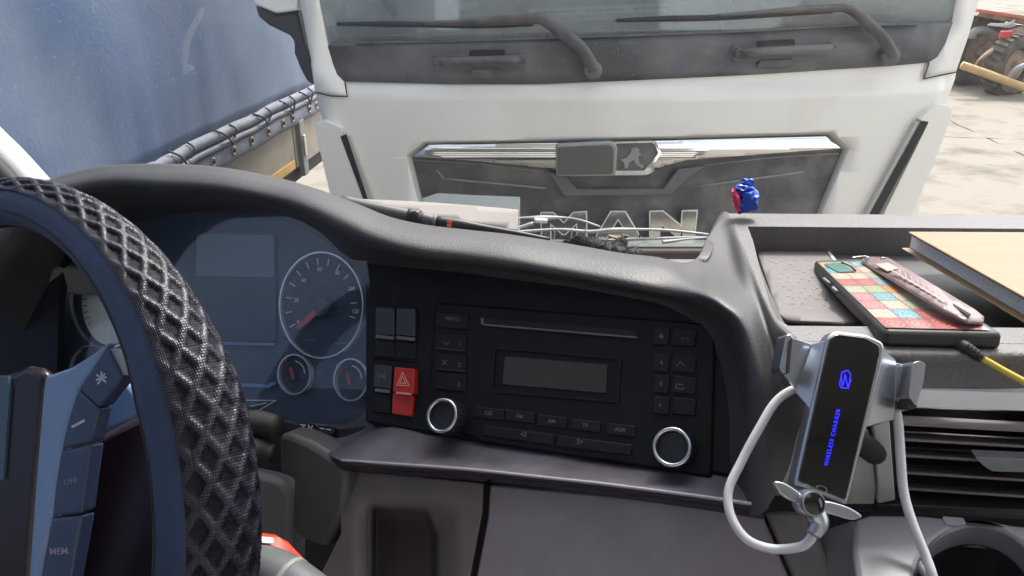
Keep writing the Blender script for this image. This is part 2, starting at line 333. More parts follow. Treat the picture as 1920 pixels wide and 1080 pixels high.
def tube(name, pts, r, m, parent=None, n=12, sub=6, closed=False, cap=True, flat=1.0):
    pts = [tuple(p) + (rr,) for p, rr in zip(pts, r if isinstance(r, (list, tuple)) else [r] * len(pts))]
    if sub > 1: pts = cr(pts, sub, closed)
    P = [V(p[:3]) for p in pts]; R = [p[3] for p in pts]; N = len(P); vs = []; up = None
    for i in range(N):
        if closed: t = P[(i + 1) % N] - P[i - 1]
        else: t = P[min(i + 1, N - 1)] - P[max(i - 1, 0)]
        t.normalize()
        if up is None: up = t.orthogonal().normalized() if abs(t.z) > .9 else V((0, 0, 1))
        up = (up - t * up.dot(t)).normalized(); s = t.cross(up)
        for k in range(n): a = 2 * math.pi * k / n; vs.append(P[i] + (up * math.cos(a) * flat + s * math.sin(a)) * R[i])
    F = []
    for i in range(N if closed else N - 1):
        for k in range(n): a = i * n + k; b = i * n + (k + 1) % n; c = ((i + 1) % N) * n; F.append([a, b, c + (k + 1) % n, c + k])
    if cap and not closed: F += [list(range(n)), list(range((N - 1) * n, N * n))]
    return mk(name, vs, F, m, parent, True)
def grid(name, rows, m, parent=None, smooth=True, bevel=0, thick=0, back=None):
    nr = len(rows); nc = len(rows[0]); vs = [p for r in rows for p in r]
    F = [[i * nc + j, i * nc + j + 1, (i + 1) * nc + j + 1, (i + 1) * nc + j] for i in range(nr - 1) for j in range(nc - 1)]
    o = mk(name, vs, F, m, parent, smooth)
    if thick: s = o.modifiers.new("solid", 'SOLIDIFY'); s.thickness = thick; s.offset = 0
    return o
def box(name, a, b, m, parent=None, bevel=.004):
    x0, y0, z0 = a; x1, y1, z1 = b
    vs = [V((x, y, z)) for x in (x0, x1) for y in (y0, y1) for z in (z0, z1)]
    F = [[0, 1, 3, 2], [4, 5, 7, 6], [0, 1, 5, 4], [2, 3, 7, 6], [0, 2, 6, 4], [1, 3, 7, 5]]
    return mk(name, vs, F, m, parent, False, bevel)
def lathe(name, c, ax, prof, m, parent=None, n=32, smooth=True, bevel=0):
    """prof: list of (radius, height along ax)"""
    ax = ax.normalized(); u = ax.orthogonal().normalized(); v = ax.cross(u); vs = []; F = []
    for r, h in prof:
        for k in range(n): a = 2 * math.pi * k / n; vs.append(c + ax * h + (u * math.cos(a) + v * math.sin(a)) * max(r, 1e-5))
    for i in range(len(prof) - 1):
        for k in range(n): F.append([i * n + k, i * n + (k + 1) % n, (i + 1) * n + (k + 1) % n, (i + 1) * n + k])
    F += [list(range(n)), list(range((len(prof) - 1) * n, len(prof) * n))]
    o = mk(name, vs, F, m, parent, smooth)
    try: o.data.set_sharp_from_angle(angle=rad(40))
    except Exception: pass
    return o
FONT = bpy.data.fonts.load("<builtin>") if False else None
SPC = 1.0
def text(name, s, fn, cx, cy, h, ang, m, parent, off=.0006, thick=.0006, sx=1.0, shear=0.0, bold=0.0):
    """raised print; centre, cap height and direction as seen from the seat"""
    c = bpy.data.curves.new("t", 'FONT'); c.body = s; c.align_x = 'CENTER'; c.align_y = 'CENTER'; c.space_character = SPC; c.resolution_u = 2; c.offset = bold
    t = bpy.data.objects.new("t", c); COL.objects.link(t); bpy.context.view_layer.update()
    dg = bpy.context.evaluated_depsgraph_get(); me = bpy.data.meshes.new_from_object(t.evaluated_get(dg))
    k = h / .72; ca, sa = math.cos(rad(ang)), math.sin(rad(ang)); vs = []
    for v in me.vertices:
        x = v.co.x * k * sx; y = v.co.y * k; x += y * shear
        vs.append(fn(cx + x * ca + y * sa, cy + x * sa - y * ca, off))
    F = [list(p.vertices) for p in me.polygons]
    bpy.data.objects.remove(t); bpy.data.meshes.remove(me); bpy.data.curves.remove(c)
    return mk(name, vs, F, m, parent)
def strokes(name, lines, wpx, fn, m, parent, off=.0006, closed=False):
    """flat print made of straight strokes"""
    vs = []; F = []
    for ln in lines:
        for (x0, y0), (x1, y1) in zip(ln[:-1], ln[1:]):
            d = V((x1 - x0, y1 - y0)); d.normalize(); n = V((-d.y, d.x)) * wpx / 2; e = d * wpx * .4; b = len(vs)
            for (x, y, s, t) in ((x0, y0, 1, -1), (x0, y0, -1, -1), (x1, y1, -1, 1), (x1, y1, 1, 1)):
                vs.append(fn(x + n.x * s + e.x * t, y + n.y * s + e.y * t, off))
            F.append([b, b + 1, b + 2, b + 3])
    return mk(name, vs, F, m, parent)

# ================================================================ GROUND
g = thing("ground", "", "", (0, 0, 0)); 
for k in ("label", "category"): del g[k]
g["kind"] = "structure"
mk("dirt", [V((-300, -300, -.012)), V((300, -300, -.012)), V((300, 300, -.012)), V((-300, 300, -.012))], [[0, 1, 2, 3]], joint_m, g)
rs = random.Random(3)
ang = rad(-6); ca, sa = math.cos(ang), math.sin(ang)
for i in range(-4, 9):
    for j in range(-2, 9):
        x0, x1 = i * 3.0 + 2.2, i * 3.0 + 5.2; y0, y1 = j * 3.4 + .2, j * 3.4 + 3.6; gp = .009
        ol = []
        for (a, b) in (((x0 + gp), (y0 + gp)), ((x1 - gp), (y0 + gp)), ((x1 - gp), (y1 - gp)), ((x0 + gp), (y1 - gp))): ol.append((a, b))
        pts = []
        for q in range(4):
            a = V(ol[q]); b = V(ol[(q + 1) % 4])
            for k in range(12):
                p = a.lerp(b, k / 12); jx = (rs.random() - .5) * .05; jy = (rs.random() - .5) * .05; pts.append(((p.x + jx) * ca - (p.y + jy) * sa, (p.x + jx) * sa + (p.y + jy) * ca))
        h = rs.random() * .004; n = len(pts)
        vs = [V((a, b, h)) for a, b in pts] + [V((a, b, -.03)) for a, b in pts]
        mk("slab", vs, [list(range(n))] + [[q, (q + 1) % n, (q + 1) % n + n, q + n] for q in range(n)], ground_m, g)
# concrete beyond the slabs one can tell apart
def far_plate(x0, y0, x1, y1):
    mk("far_concrete", [V((x0, y0, -.004)), V((x1, y0, -.004)), V((x1, y1, -.004)), V((x0, y1, -.004))], [[0, 1, 2, 3]], ground_m, g)
far_plate(-250, 34, 250, 250); far_plate(31, -250, 250, 33.9); far_plate(-250, -250, -9.5, 33.9); far_plate(-9.4, -250, 30.9, -8)

# ================================================================ FACING WHITE TRUCK
XC = .45
def yf(x, z): return 2.87 + .13 * ((x - XC) / 1.22) ** 2 + .035 * (x - XC) + (.10 * (z - 1.75) if z > 1.75 else .01 * (1.75 - z)) + .5 * max(0, min(z - 1.705, .05))
def T(px, py, off=0.0):
    r = ray(px, py); t = 3.0
    for _ in range(14): p = CAM + r * t; t = (yf(p.x, p.z) - off) / r.y
    return CAM + r * t
T.back = V((0, 1, 0))
tr = thing("white_truck", "white truck cab facing the windscreen, dark dusty wiper panel and chrome lettering", "truck", (XC, 3.2, 0))
# front shell: ring of white body around the grille recess
gout = [(762, 292), (795, 266), (1180, 258), (1560, 247), (1593, 278), (1544, 393), (1522, 462), (808, 462), (783, 374)]
gin = [(773, 295), (801, 271), (1180, 264), (1551, 253), (1579, 281), (1533, 393), (1510, 456), (816, 456), (792, 374)]
Lo = [(583, 120), (591, 172), (597, 200), (606, 226), (640, 380), (672, 560), (690, 700)]
Ro = [(1798, 108), (1793, 135), (1790, 150), (1773, 194), (1735, 330), (1690, 560), (1660, 700)]
left = Lo + [(1180, 700), (1180, 462)] + [gout[7], gout[8], gout[0], gout[1], gout[2], (1180, 135)]
right = [(1180, 135), gout[2], gout[3], gout[4], gout[5], gout[6], (1180, 462), (1180, 700)] + Ro[::-1]
sheet("front_panel", [left, right], T, 0, .03, white, tr, step=45, stepy=7, smooth=True)
# stepped recess round the grille
def recess(a, b, oa, ob, name, m, nn=8):
    rows = []
    A = []; B = []
    for q in range(len(a)):
        p0, p1 = a[q], a[(q + 1) % len(a)]; q0, q1 = b[q], b[(q + 1) % len(b)]
        for k in range(nn): t = k / nn; A.append((p0[0] + (p1[0] - p0[0]) * t, p0[1] + (p1[1] - p0[1]) * t)); B.append((q0[0] + (q1[0] - q0[0]) * t, q0[1] + (q1[1] - q0[1]) * t))
    A.append(A[0]); B.append(B[0])
    mid = [((p[0] + q[0]) / 2, (p[1] + q[1]) / 2) for p, q in zip(A, B)]
    grid(name, [[T(*p, oa) for p in A], [T(*p, oa - (oa - ob) * .25) for p in mid], [T(*p, ob) for p in B]], m, tr)
recess(gout, gin, 0, -.03, "grille_bezel", bevelgrey)
gr = sheet("grille_panel", gin, T, -.028, .02, grille_m, tr, step=60)
# upper black panel below the windscreen
bp_ol = [(614, 86), (665, 86), (671, 78), (838, 75), (1041, 70), (1160, 65), (1378, 57), (1603, 45), (1722, 43), (1787, 42), (1772, 83), (1758, 107), (1742, 117), (1667, 124), (1397, 141), (1160, 152), (1010, 158), (850, 158), (645, 153), (632, 140), (624, 120)]
sheet("wiper_panel", bp_ol, T, .010, .012, blackpanel, tr, step=45, smooth=True)
sheet("panel_top_edge", [(671, 78), (838, 75), (1160, 65), (1378, 57), (1603, 45), (1722, 43), (1722, 47), (1603, 49), (1378, 61), (1160, 69), (838, 79), (671, 82)], T, .020, .012, wiper_m, tr, step=60)
# corner pillars (white)
sheet("corner_pillar", [(505, -430), (560, -430), (597, 0), (614, 86), (624, 120), (632, 140), (645, 153), (650, 179), (620, 178), (591, 171), (583, 110), (562, 0), (470, -430)][1:], T, .012, .04, white, tr, step=40, smooth=True)
sheet("corner_pillar", [(1905, -430), (1835, 0), (1815, 70), (1793, 133), (1733, 146), (1742, 117), (1758, 107), (1772, 83), (1787, 42), (1795, 0), (1850, -430)], T, .012, .04, white, tr, step=40, smooth=True)
strokes("pillar_seam", [[(591, 173), (620, 180), (651, 181), (647, 155)]], 2.4, T, gapm, tr, off=.013)
strokes("pillar_seam", [[(1794, 135), (1760, 142), (1732, 148), (1742, 118)]], 2.4, T, gapm, tr, off=.013)
# windscreen with cab interior behind it
wg = [(600, 0), (614, 86), (838, 78), (1160, 68), (1603, 48), (1787, 42), (1795, 0), (1858, -425), (545, -425)]
sheet("windscreen", wg, T, .0, .005, glass_far, tr, step=60, smooth=True)
def TI(px, py, off=0.0):   # plane 0.35 m behind the glass
    return T(px, py, off - .35)
dash = [T(600, 84, -.02), T(900, 74, -.02), T(1300, 60, -.02), T(1790, 44, -.02)]
mk("truck_dashboard", [p + V((0, 0, -.05)) for p in dash] + [p + V((0, .18, .03)) for p in dash] + [p + V((0, .5, .06)) for p in dash] + [p + V((0, .52, -.6)) for p in dash],
   [[i + r * 4, i + 1 + r * 4, i + 5 + r * 4, i + 4 + r * 4] for r in range(3) for i in range(3)], teal, tr)
ds = [p + V((0, .02, -.02)) for p in dash]
sheet("vent_strip", rnd([(990, 17), (1375, 0), (1376, 16), (990, 32)], 3), lambda x, y, o: T(x, y, o - .03), 0, .006, mat("pale_teal_strip", (.42, .52, .50), .5), tr)
for k, (a, b) in enumerate(((1003, 1080), (1095, 1172), (1188, 1265), (1281, 1362))):
    for q in range(6):
        xa = a + (b - a) * (q + .08) / 6; xb = a + (b - a) * (q + .92) / 6; yy = lambda x: 24 - (x - 1003) * .0415
        sheet("vent_slot", [(xa, yy(xa) - 2.2), (xb, yy(xb) - 2.2), (xb, yy(xb) + 2.2), (xa, yy(xa) + 2.2)], lambda x, y, o: T(x, y, o - .026), 0, .003, gapm, tr)
sheet("dash_lower_band", [(620, 50), (1000, 43), (1790, 12), (1788, 40), (1603, 47), (1160, 67), (838, 77), (620, 84)], lambda x, y, o: T(x, y, o - .03), 0, .01, mat("dark_band", (.045, .04, .055), .7), tr, step=80)
cw = T(800, -40, -.75)
tube("steering_wheel_rim", [cw + V((math.cos(a) * .22, -.06 * math.sin(a), math.sin(a) * .2 - .02)) for a in [i * math.pi / 8 for i in range(16)]], .018, rubber, tr, closed=True, n=8, sub=3)
tube("steering_wheel_rim", [cw + V((-.15, 0, .0)), cw + V((0, -.02, -.03)), cw + V((.15, 0, 0))], .03, rubber, tr, n=8)
for sx in (-.65, .0 + .62):
    c = V((XC + sx, 4.35, 1.55)); box("seat_back", (c.x - .26, c.y, c.z), (c.x + .26, c.y + .16, c.z + .75), seatm, tr, .05); box("headrest", (c.x - .14, c.y, c.z + .78), (c.x + .14, c.y + .1, c.z + .98), seatm, tr, .04)
sheet("hanging_curtain", [(836, -200), (850, -200), (848, 40), (838, 40)], lambda x, y, o: T(x, y, o - .4), 0, .01, mat("curtain", (.38, .42, .42), .8), tr)
sheet("pennant", [(1410, -80), (1440, -80), (1428, 25), (1412, 25)], lambda x, y, o: T(x, y, o - .25), 0, .004, mat("pennant_red", (.45, .12, .10), .8), tr)
# cab body behind the front
zl = [T(*p) for p in ((470, -430), (562, 0), (591, 172), (606, 226), (640, 380), (690, 700))]; zr = [T(*p) for p in ((1905, -430), (1835, 0), (1793, 135), (1773, 194), (1735, 330), (1660, 700))]
for nm, zz in (("cab_side", zl), ("cab_side", zr)):
    grid(nm, [[p + V((0, .02, 0)) for p in zz], [V((XC + math.copysign(1.2, p.x - XC), p.y + .35, p.z)) for p in zz], [V((XC + math.copysign(1.22, p.x - XC), 5.3, p.z)) for p in zz]], white, tr)
mk("cab_rear", [V((XC - 1.22, 5.3, .8)), V((XC + 1.22, 5.3, .8)), V((XC + 1.22, 5.3, 3.2)), V((XC - 1.22, 5.3, 3.2))], [[0, 1, 2, 3]], seatm, tr)
box("roof", (XC - 1.2, 2.98, 2.86), (XC + 1.2, 5.3, 3.3), white, tr, .08)
box("bumper", (XC - 1.1, 3.0, .35), (XC + 1.1, 3.5, .75), white, tr, .04)
for sx in (-1, 1):
    whl = lathe("wheel", V((XC + sx * .95, 4.2, .5)), V((sx, 0, 0)), [(.22, -.1), (.45, -.16), (.5, -.12), (.5, .12), (.45, .16), (.24, .12), (.2, .02)], tyre_m, tr)
# corner air deflectors with their slots
def deflector(body, slot, rec):
    o = sheet("air_deflector", body, T, .035, .05, white, tr, step=40, bevel=.010, smooth=True)
    sheet("deflector_slot", slot, T, .037, .004, gapm, tr, step=60)
    sheet("deflector_recess", rec, T, .030, .03, bevelgrey, tr, step=60)
deflector(rnd([(590, 232), (608, 226), (640, 240), (640, 257), (672, 345), (702, 440), (735, 560), (690, 560), (640, 440), (617, 356), (591, 246)], 5),
          [(638, 256), (649, 252), (688, 370), (712, 450), (702, 450), (680, 370)], [(649, 252), (656, 256), (699, 372), (722, 450), (712, 450), (688, 370)])
deflector(rnd([(1724, 226), (1745, 205), (1762, 195), (1782, 200), (1785, 216), (1750, 310), (1712, 396), (1650, 560), (1590, 560), (1645, 430), (1660, 395), (1742, 228)], 5),
          [(1728, 227), (1741, 229), (1651, 396), (1625, 450), (1609, 450), (1635, 396)], [(1718, 230), (1728, 227), (1635, 396), (1609, 450), (1600, 450), (1627, 396)])
# chrome wing
wing = [(776, 293), (803, 272), (1050, 268), (1226, 264), (1550, 256), (1577, 278), (1290, 300), (1236, 316), (1212, 329), (1063, 331), (1040, 317), (1000, 313), (830, 297)]
def wing_off(x, y): # rounded section
    t = min(1, max(0, (y - 262) / 55)); return -.012 + .022 * math.sin(math.pi * (.15 + .7 * t))
sheet("chrome_wing", wing, T, wing_off, .01, chrome, tr, step=22, stepy=7, smooth=True)
sheet("emblem_field", rnd([(1156, 270), (1226, 268), (1237, 288), (1208, 321), (1156, 322)], 4), T, .016, .006, grille_m, tr)
fr_o = rnd([(1152, 266), (1229, 264), (1241, 287), (1212, 328), (1152, 328)], 4); fr_i = rnd([(1152, 269), (1225, 268), (1235, 287), (1208, 320), (1152, 320)], 4)
band("emblem_frame", T, fr_o, fr_i, .024, .012, chrome, tr)
sheet("emblem", [(1163, 300), (1175, 296), (1183, 286), (1184, 279), (1192, 276), (1200, 281), (1197, 285), (1203, 290), (1197, 293), (1199, 306), (1208, 312), (1204, 316), (1193, 309), (1189, 300), (1180, 304), (1177, 316), (1171, 316), (1170, 305)], T, .020, .004, greysteel, tr)
rdr = sheet("radar_housing", rnd([(1043, 272), (1148, 267), (1158, 274), (1155, 329), (1043, 331)], 7), T, .045, .04, mat("radar_frame", (.30, .30, .28), .5), tr, bevel=.006)
sheet("radar_cover", rnd([(1046, 276), (1144, 272), (1151, 279), (1150, 326), (1046, 328)], 6), T, .050, .01, radar_m, rdr, bevel=.003)
# pressed ribs and the raised bracket on the grille panel
sheet("grille_bracket", [(1026, 322), (1063, 331), (1081, 355), (1244, 355), (1272, 317), (1322, 312), (1290, 335), (1260, 366), (1058, 368)], T, .0, .02, mat("grille_bracket_m", (.12, .12, .125), .35, var=.1), tr, step=40, bevel=.004)
for a, b in (((832, 335), (1024, 353)), ((1304, 350), (1508, 322)), ((818, 318), (832, 335))):
    tube("pressed_rib", [T(*a, -.026), T((a[0] + b[0]) / 2, (a[1] + b[1]) / 2, -.024), T(*b, -.026)], .004, greysteel, tr, n=8, sub=2)
tube("pressed_rib", [T(776, 301, -.026), T(900, 307, -.026), T(1020, 322, -.026)], .003, greysteel, tr, n=8, sub=2)
tube("pressed_rib", [T(1572, 288, -.026), T(1450, 295, -.026), T(1300, 312, -.026)], .003, greysteel, tr, n=8, sub=2)
glint_br = mat("letter_glint_pale", (.80, .80, .78), .4, .2)  # pale strokes painted as glints along the chrome letter edges
# chrome letters
for s, ol in (("M", [(1014, 398), (1037, 398), (1057, 417), (1075, 398), (1100, 396), (1101, 452), (1082, 452), (1081, 421), (1060, 440), (1054, 440), (1033, 421), (1033, 453), (1015, 453)]),
              ("N", [(1218, 396), (1243, 395), (1277, 422), (1279, 395), (1308, 394), (1302, 451), (1278, 451), (1240, 421), (1240, 452), (1218, 452)])):
    o = sheet("letter", ol, T, .002, .03, letter_m, tr, bevel=.004); strokes("letter_glint", [ol + [ol[0]]], 1.7, T, glint_br, o, off=.0035)
def lofted_a():
    o = sheet("letter", [[(1145, 396), (1159, 396), (1159, 412), (1148, 430), (1159, 430), (1159, 441), (1142, 441), (1135, 452), (1112, 452)], [(1159, 396), (1173, 396), (1206, 452), (1184, 452), (1177, 441), (1159, 441), (1159, 430), (1170, 430), (1159, 412)]], T, .002, .03, letter_m, tr, bevel=.004)
    strokes("letter_glint", [[(1112, 452), (1145, 396), (1173, 396), (1206, 452), (1184, 452), (1177, 441), (1142, 441), (1135, 452), (1112, 452)], [(1159, 412), (1148, 430), (1170, 430), (1159, 412)]], 1.7, T, glint_br, o, off=.0035)
lofted_a()
# bumper strips under the letters
for y0, y1, m_, of in ((457, 463, white, .02), (463, 467, gapm, -.01), (467, 471, bevelgrey, .01), (471, 475, mat("brown_strip", (.20, .17, .15), .6), .0), (475, 500, mat("brown_bumper_panel", (.075, .06, .055), .7), -.01)):
    sheet("bumper_strip", [(860, y0), (1480, y0 - 1), (1480, y1 - 1), (860, y1)], T, of + .02, .04, m_, tr, step=80)
# grab handles
def handle(bar, holes, slot, plate, body):
    sheet("handle_plate", rnd(body, 5), T, .018, .01, blackpanel, tr, bevel=.003)
    h = tube("grab_handle", [T(*bar[0], .05), T((bar[0][0] + bar[1][0]) / 2, (bar[0][1] + bar[1][1]) / 2, .055), T(*bar[1], .05)], .017, wiper_m, tr, n=12, sub=3)
    for p in holes: lathe("handle_bolt", T(*p, .06), V((0, -1, 0)), [(.016, -.03), (.016, 0), (.011, .002), (.010, -.004)], wiper_m, h, n=16)
    sheet("handle_slot", rnd(slot, 4), T, .02, .003, gapm, tr); sheet("handle_step", rnd(plate, 4), T, .030, .02, wiper_m, tr, bevel=.004)
handle([(826, 116), (974, 112)], [(818, 117), (979, 111)], [(880, 94), (946, 93), (948, 106), (879, 107)], [(884, 130), (936, 129), (946, 146), (886, 147)], [(812, 103), (888, 99), (890, 108), (960, 100), (987, 97), (988, 130), (940, 133), (814, 134)])
handle([(1392, 99), (1556, 90)], [(1387, 99), (1562, 88)], [(1420, 77), (1489, 73), (1492, 86), (1419, 88)], [(1424, 113), (1486, 110), (1492, 120), (1480, 127), (1420, 128)], [(1373, 84), (1420, 80), (1425, 88), (1500, 82), (1566, 73), (1565, 106), (1495, 116), (1374, 118)])
# wipers: arm > blade
def wiper(arm, blade, bladem):
    a = tube("wiper_arm", [T(x, y, o) for x, y, o, r in arm], [r for *_, r in arm], wiper_m, tr, n=10, sub=6, flat=.6)
    tube("wiper_blade", [T(x, y, .03) for x, y in blade], [.006] + [.010] * (len(blade) - 2) + [.006], rubber, a, n=8, sub=4)
    lathe("wiper_pivot", T(arm[0][0], arm[0][1], .06), V((0, -1, .1)), [(.034, -.05), (.034, 0), (.026, .006)], wiper_m, a, n=20)
wiper([(1112, 132, .06, .031), (1100, 106, .065, .031), (1080, 82, .065, .031), (1045, 55, .06, .029), (1016, 36, .055, .025), (990, 36, .05, .022), (930, 39, .045, .020), (860, 42, .045, .013), (790, 44, .04, .009)], [(632, 45), (720, 45), (800, 46), (900, 48), (1000, 46)], rubber)
wiper([(1672, 106, .06, .031), (1662, 80, .065, .031), (1640, 55, .065, .031), (1610, 28, .06, .029), (1585, 15, .055, .026), (1560, 15, .05, .024), (1500, 18, .045, .020), (1420, 24, .045, .014), (1345, 29, .04, .009)], [(1155, 38), (1240, 35), (1350, 33), (1450, 27), (1560, 22)], rubber)
# mirror arm on the cab's right-hand corner (left in view)
sheet("mirror_arm", [(477, 9), (517, 26), (557, 21), (562, 44), (571, 81), (582, 111), (591, 148), (593, 163), (575, 153), (562, 128), (551, 100), (551, 78), (543, 67), (504, 48), (484, 32)], lambda x, y, o: T(x, y, o), -.04, .10, mat("mirror_plastic", (.035, .035, .04), .4), tr, bevel=.012)
sheet("mirror_cap", rnd([(470, -220), (555, -220), (558, 0), (557, 20), (517, 25), (476, 8), (468, -20)], 6), T, .0, .16, white, tr, bevel=.012)

# ================================================================ TARPAULIN TRAILER
TP = Pl(V((-1.47, 4.4, 1.25)), V((-1.47 - .091, 3.4, 1.25)), V((-1.47, 4.4, 2.25)))
TP.n = V((1, -.091, 0)).normalized()
tdir = V((.091, 1, 0)).normalized()
def tsz(px, py): p = TP(px, py); return ((p - V((-1.47, 4.4, 0))).dot(tdir), p.z)
def tp(s, z, o=0): return V((-1.47, 4.4, 0)) + tdir * s + V((0, 0, z)) + TP.n * o
z_seam = (tsz(340, 277)[1] + tsz(560, 176)[1]) / 2; z_eye = sum(tsz(*p)[1] for p in ((388, 303), (461, 264), (521, 231))) / 3
z_sb = (tsz(420, 307)[1] + tsz(590, 209)[1]) / 2; z_bb = (tsz(518, 333)[1] + tsz(598, 292)[1]) / 2
print("trailer z", z_seam, z_eye, z_sb, z_bb, "s", tsz(605, 250))
S0, S1 = -8.0, 1.75
tl = thing("tarpaulin_trailer", "long trailer under a faded blue tarpaulin laced along its cream sideboard", "trailer", tuple(tp(-2, 0)))
rows = []
NS, NZ = 150, 34
for j in range(NZ + 1):
    z = z_seam - .01 + (3.9 - z_seam) * j / NZ; r = []
    for i in range(NS + 1):
        s = S0 + (S1 - S0) * i / NS
        o = .018 * math.sin(s * 5.2 + z * 1.3) * (.4 + .6 * noise.noise(V((s * .6, z * .5, 0)))) + .02 * noise.noise(V((s * 1.7 + z * .9, z * 1.1, 3))) + .012 * noise.noise(V((s * 9, z * .8, 5))) * max(0, 1 - (z - z_seam) / .8)
        r.append(tp(s, z, o))
    rows.append(r)
grid("tarpaulin", rows, tarp_m, tl, thick=.004)
# rolled hem and lacing band
def long_strip(name, prof, m, ns=60):
    rows = []
    for i in range(ns + 1):
        s = S0 + (S1 - S0) * i / ns; wob = .004 * math.sin(s * 7) + .003 * math.sin(s * 13)
        rows.append([tp(s, z + wob, o) for z, o in prof])
    return grid(name, rows, m, tl)
hh = z_seam - z_sb
long_strip("hem_roll", [(z_seam + .012, .0), (z_seam - .0 * hh, .03), (z_seam - .12 * hh, .035), (z_seam - .22 * hh, .03), (z_seam - .27 * hh, .006)], hem_m)
long_strip("hem_roll", [(z_seam - .25 * hh, .006), (z_seam - .30 * hh, .035), (z_seam - .38 * hh, .042), (z_seam - .46 * hh, .035), (z_seam - .50 * hh, .008)], hem_m)
long_strip("lacing_band", [(z_seam - .48 * hh, .01), (z_seam - .52 * hh, .03), (z_sb + .02, .034), (z_sb, .03), (z_sb - .01, .0)], hem_m)
eyes = [tsz(388, 303)[0], tsz(427, 281)[0], tsz(461, 264)[0], tsz(493, 247)[0], tsz(521, 231)[0], tsz(539, 221)[0], tsz(571, 204)[0], tsz(584, 196)[0]]
eyes = [eyes[0] - .3 * k for k in (4, 3, 2, 1)] + eyes
for s in eyes:
    c = tp(s, z_eye, .034); e = lathe("eyelet", c, TP.n, [(.0245, -.004), (.0245, .003), (.019, .006), (.0135, .003), (.0135, -.004)], brass, tl, n=20)
    lathe("eyelet_hook", c, TP.n, [(.009, -.004), (.009, .008), (.004, .011)], rubber, e, n=10)
laces = [((310, 283), (337, 311)), ((396, 244), (424, 270)), ((470, 213), (491, 233)), ((520, 189), (539, 213)), ((557, 172), (572, 195)), ((346, 267), (343, 296)), ((426, 233), (426, 258)), ((494, 202), (492, 226)), ((538, 179), (539, 208)), ((573, 164), (572, 190))]
for a, b in laces:
    (s0, z0), (s1, z1) = tsz(*a), tsz(*b)
    tube("lace", [tp(s0, z0, .012), tp(s0 * .75 + s1 * .25, z0 * .75 + z1 * .25, .045), tp((s0 + s1) / 2, (z0 + z1) / 2, .05), tp(s1, z1, .04)], .0055, rope_m, tl, n=6, sub=4)
for k in range(8):
    s = eyes[4] - .3 - k * .32; tube("lace", [tp(s - .05, z_seam, .02), tp(s, z_seam - .1, .05), tp(s + .04, z_eye, .04)], .0055, rope_m, tl, n=6, sub=3)
def tbox(name, s0, s1, z0, z1, o0, o1, m, par=tl, bv=.004):
    vs = [tp(s, z, o) for s in (s0, s1) for z in (z0, z1) for o in (o0, o1)]
    return mk(name, vs, [[0, 1, 3, 2], [4, 5, 7, 6], [0, 1, 5, 4], [2, 3, 7, 6], [0, 2, 6, 4], [1, 3, 7, 5]], m, par, False, bv)
sp = tsz(560, 275)[0]; sj = tsz(549, 270)[0]
x = sj
board_joins = [S1, sj, sj - 2.4, sj - 4.8, S0]
for a, b in zip(board_joins[1:], board_joins[:-1]): tbox("sideboard", a + .006, b - .006, z_bb, z_sb + .02, -.03, .008, board_m)
tbox("reflective_tape", sj - .55, sj - .03, z_bb + .01, z_bb + .065, .008, .012, tape_m); tbox("reflective_tape", sj - 1.6, sj - .8, z_bb + .01, z_bb + .065, .008, .012, tape_m)
for s in (sp, sp - 2.4, sp - 4.8):
    post = tbox("stake_post", s - .03, s + .055, z_bb - .07, z_sb + .015, .0, .035, greysteel, bv=.006); tbox("stake_latch", s - .005, s + .03, z_bb + .06, z_bb + .2, .035, .046, silver2, post)
tbox("chassis_beam", S0, S1, z_bb - .10, z_bb - .002, -.15, -.02, rubber)
tbox("deck", S0, S1, z_bb - .05, z_bb + .02, -2.4, -.035, rust)
tbox("roof_tarpaulin", S0, S1, 3.88, 3.92, -2.4, .02, tarp_m)
tbox("rear_wall", S1 - .03, S1, z_bb, 3.88, -2.4, -.01, tarp_m)
for s in (-6.6, -5.3, -4.0):
    for o in (-.25, -2.1): lathe("trailer_wheel", tp(s, .45, o), TP.n, [(.2, -.1), (.42, -.14), (.45, -.1), (.45, .1), (.42, .14), (.25, .1), (.2, .0)], tyre_m, tl)
for o in (-.5, -1.9): tbox("landing_leg", .2, .32, 0, z_bb - .1, o - .05, o + .05, greysteel)

# ================================================================ OLD FARM MACHINE, far right
base = G(1845, 160)
fm = thing("old_machine", "rusty old machine with red deck, dusty tyres and yellow pipe behind the white truck", "farm machine", tuple(base))
FY = base.y
def FQ(px, py, dy=0.0):
    r = ray(px, py); return CAM + r * ((FY + dy) / r.y)
def wheelq(px, py, r, dy, tilt=.25):
    c = FQ(px, py, dy); ax = V((tilt, -1, 0))
    w_ = lathe("wheel", c, ax, [(r * .25, -.12), (r * .86, -.16), (r, -.12), (r, .12), (r * .86, .16), (r * .62, .13), (r * .58, .04), (r * .2, .04), (r * .18, .10), (.02, .11)], tyre_m, fm, n=36)
    lathe("wheel_hub", c, ax, [(r * .55, .05), (r * .5, .07), (r * .2, .075), (r * .16, .13), (.03, .14)], rust, w_, n=24)
    for k in range(28):
        a = 2 * math.pi * k / 28; u = ax.orthogonal().normalized(); v = ax.normalized().cross(u); d = u * math.cos(a) + v * math.sin(a); t = -u * math.sin(a) + v * math.cos(a)
        p = c + d * (r + .012); q = ax.normalized()
        vs = [p + t * sa_ * .03 + q * sb_ * .13 + t * sb_ * .03 + d * sc_ * .02 for sa_ in (-1, 1) for sb_ in (-1, 1) for sc_ in (-1, 1)]
        mk("tread_lug", vs, [[0, 1, 3, 2], [4, 5, 7, 6], [0, 1, 5, 4], [2, 3, 7, 6], [0, 2, 6, 4], [1, 3, 7, 5]], tyre_m, w_)
wheelq(1832, 96, .60, .1); wheelq(1895, 124, .50, -.9, .4); wheelq(1950, 100, .6, .3)
dk = lambda x, y, o=0: FQ(x, y, 0)
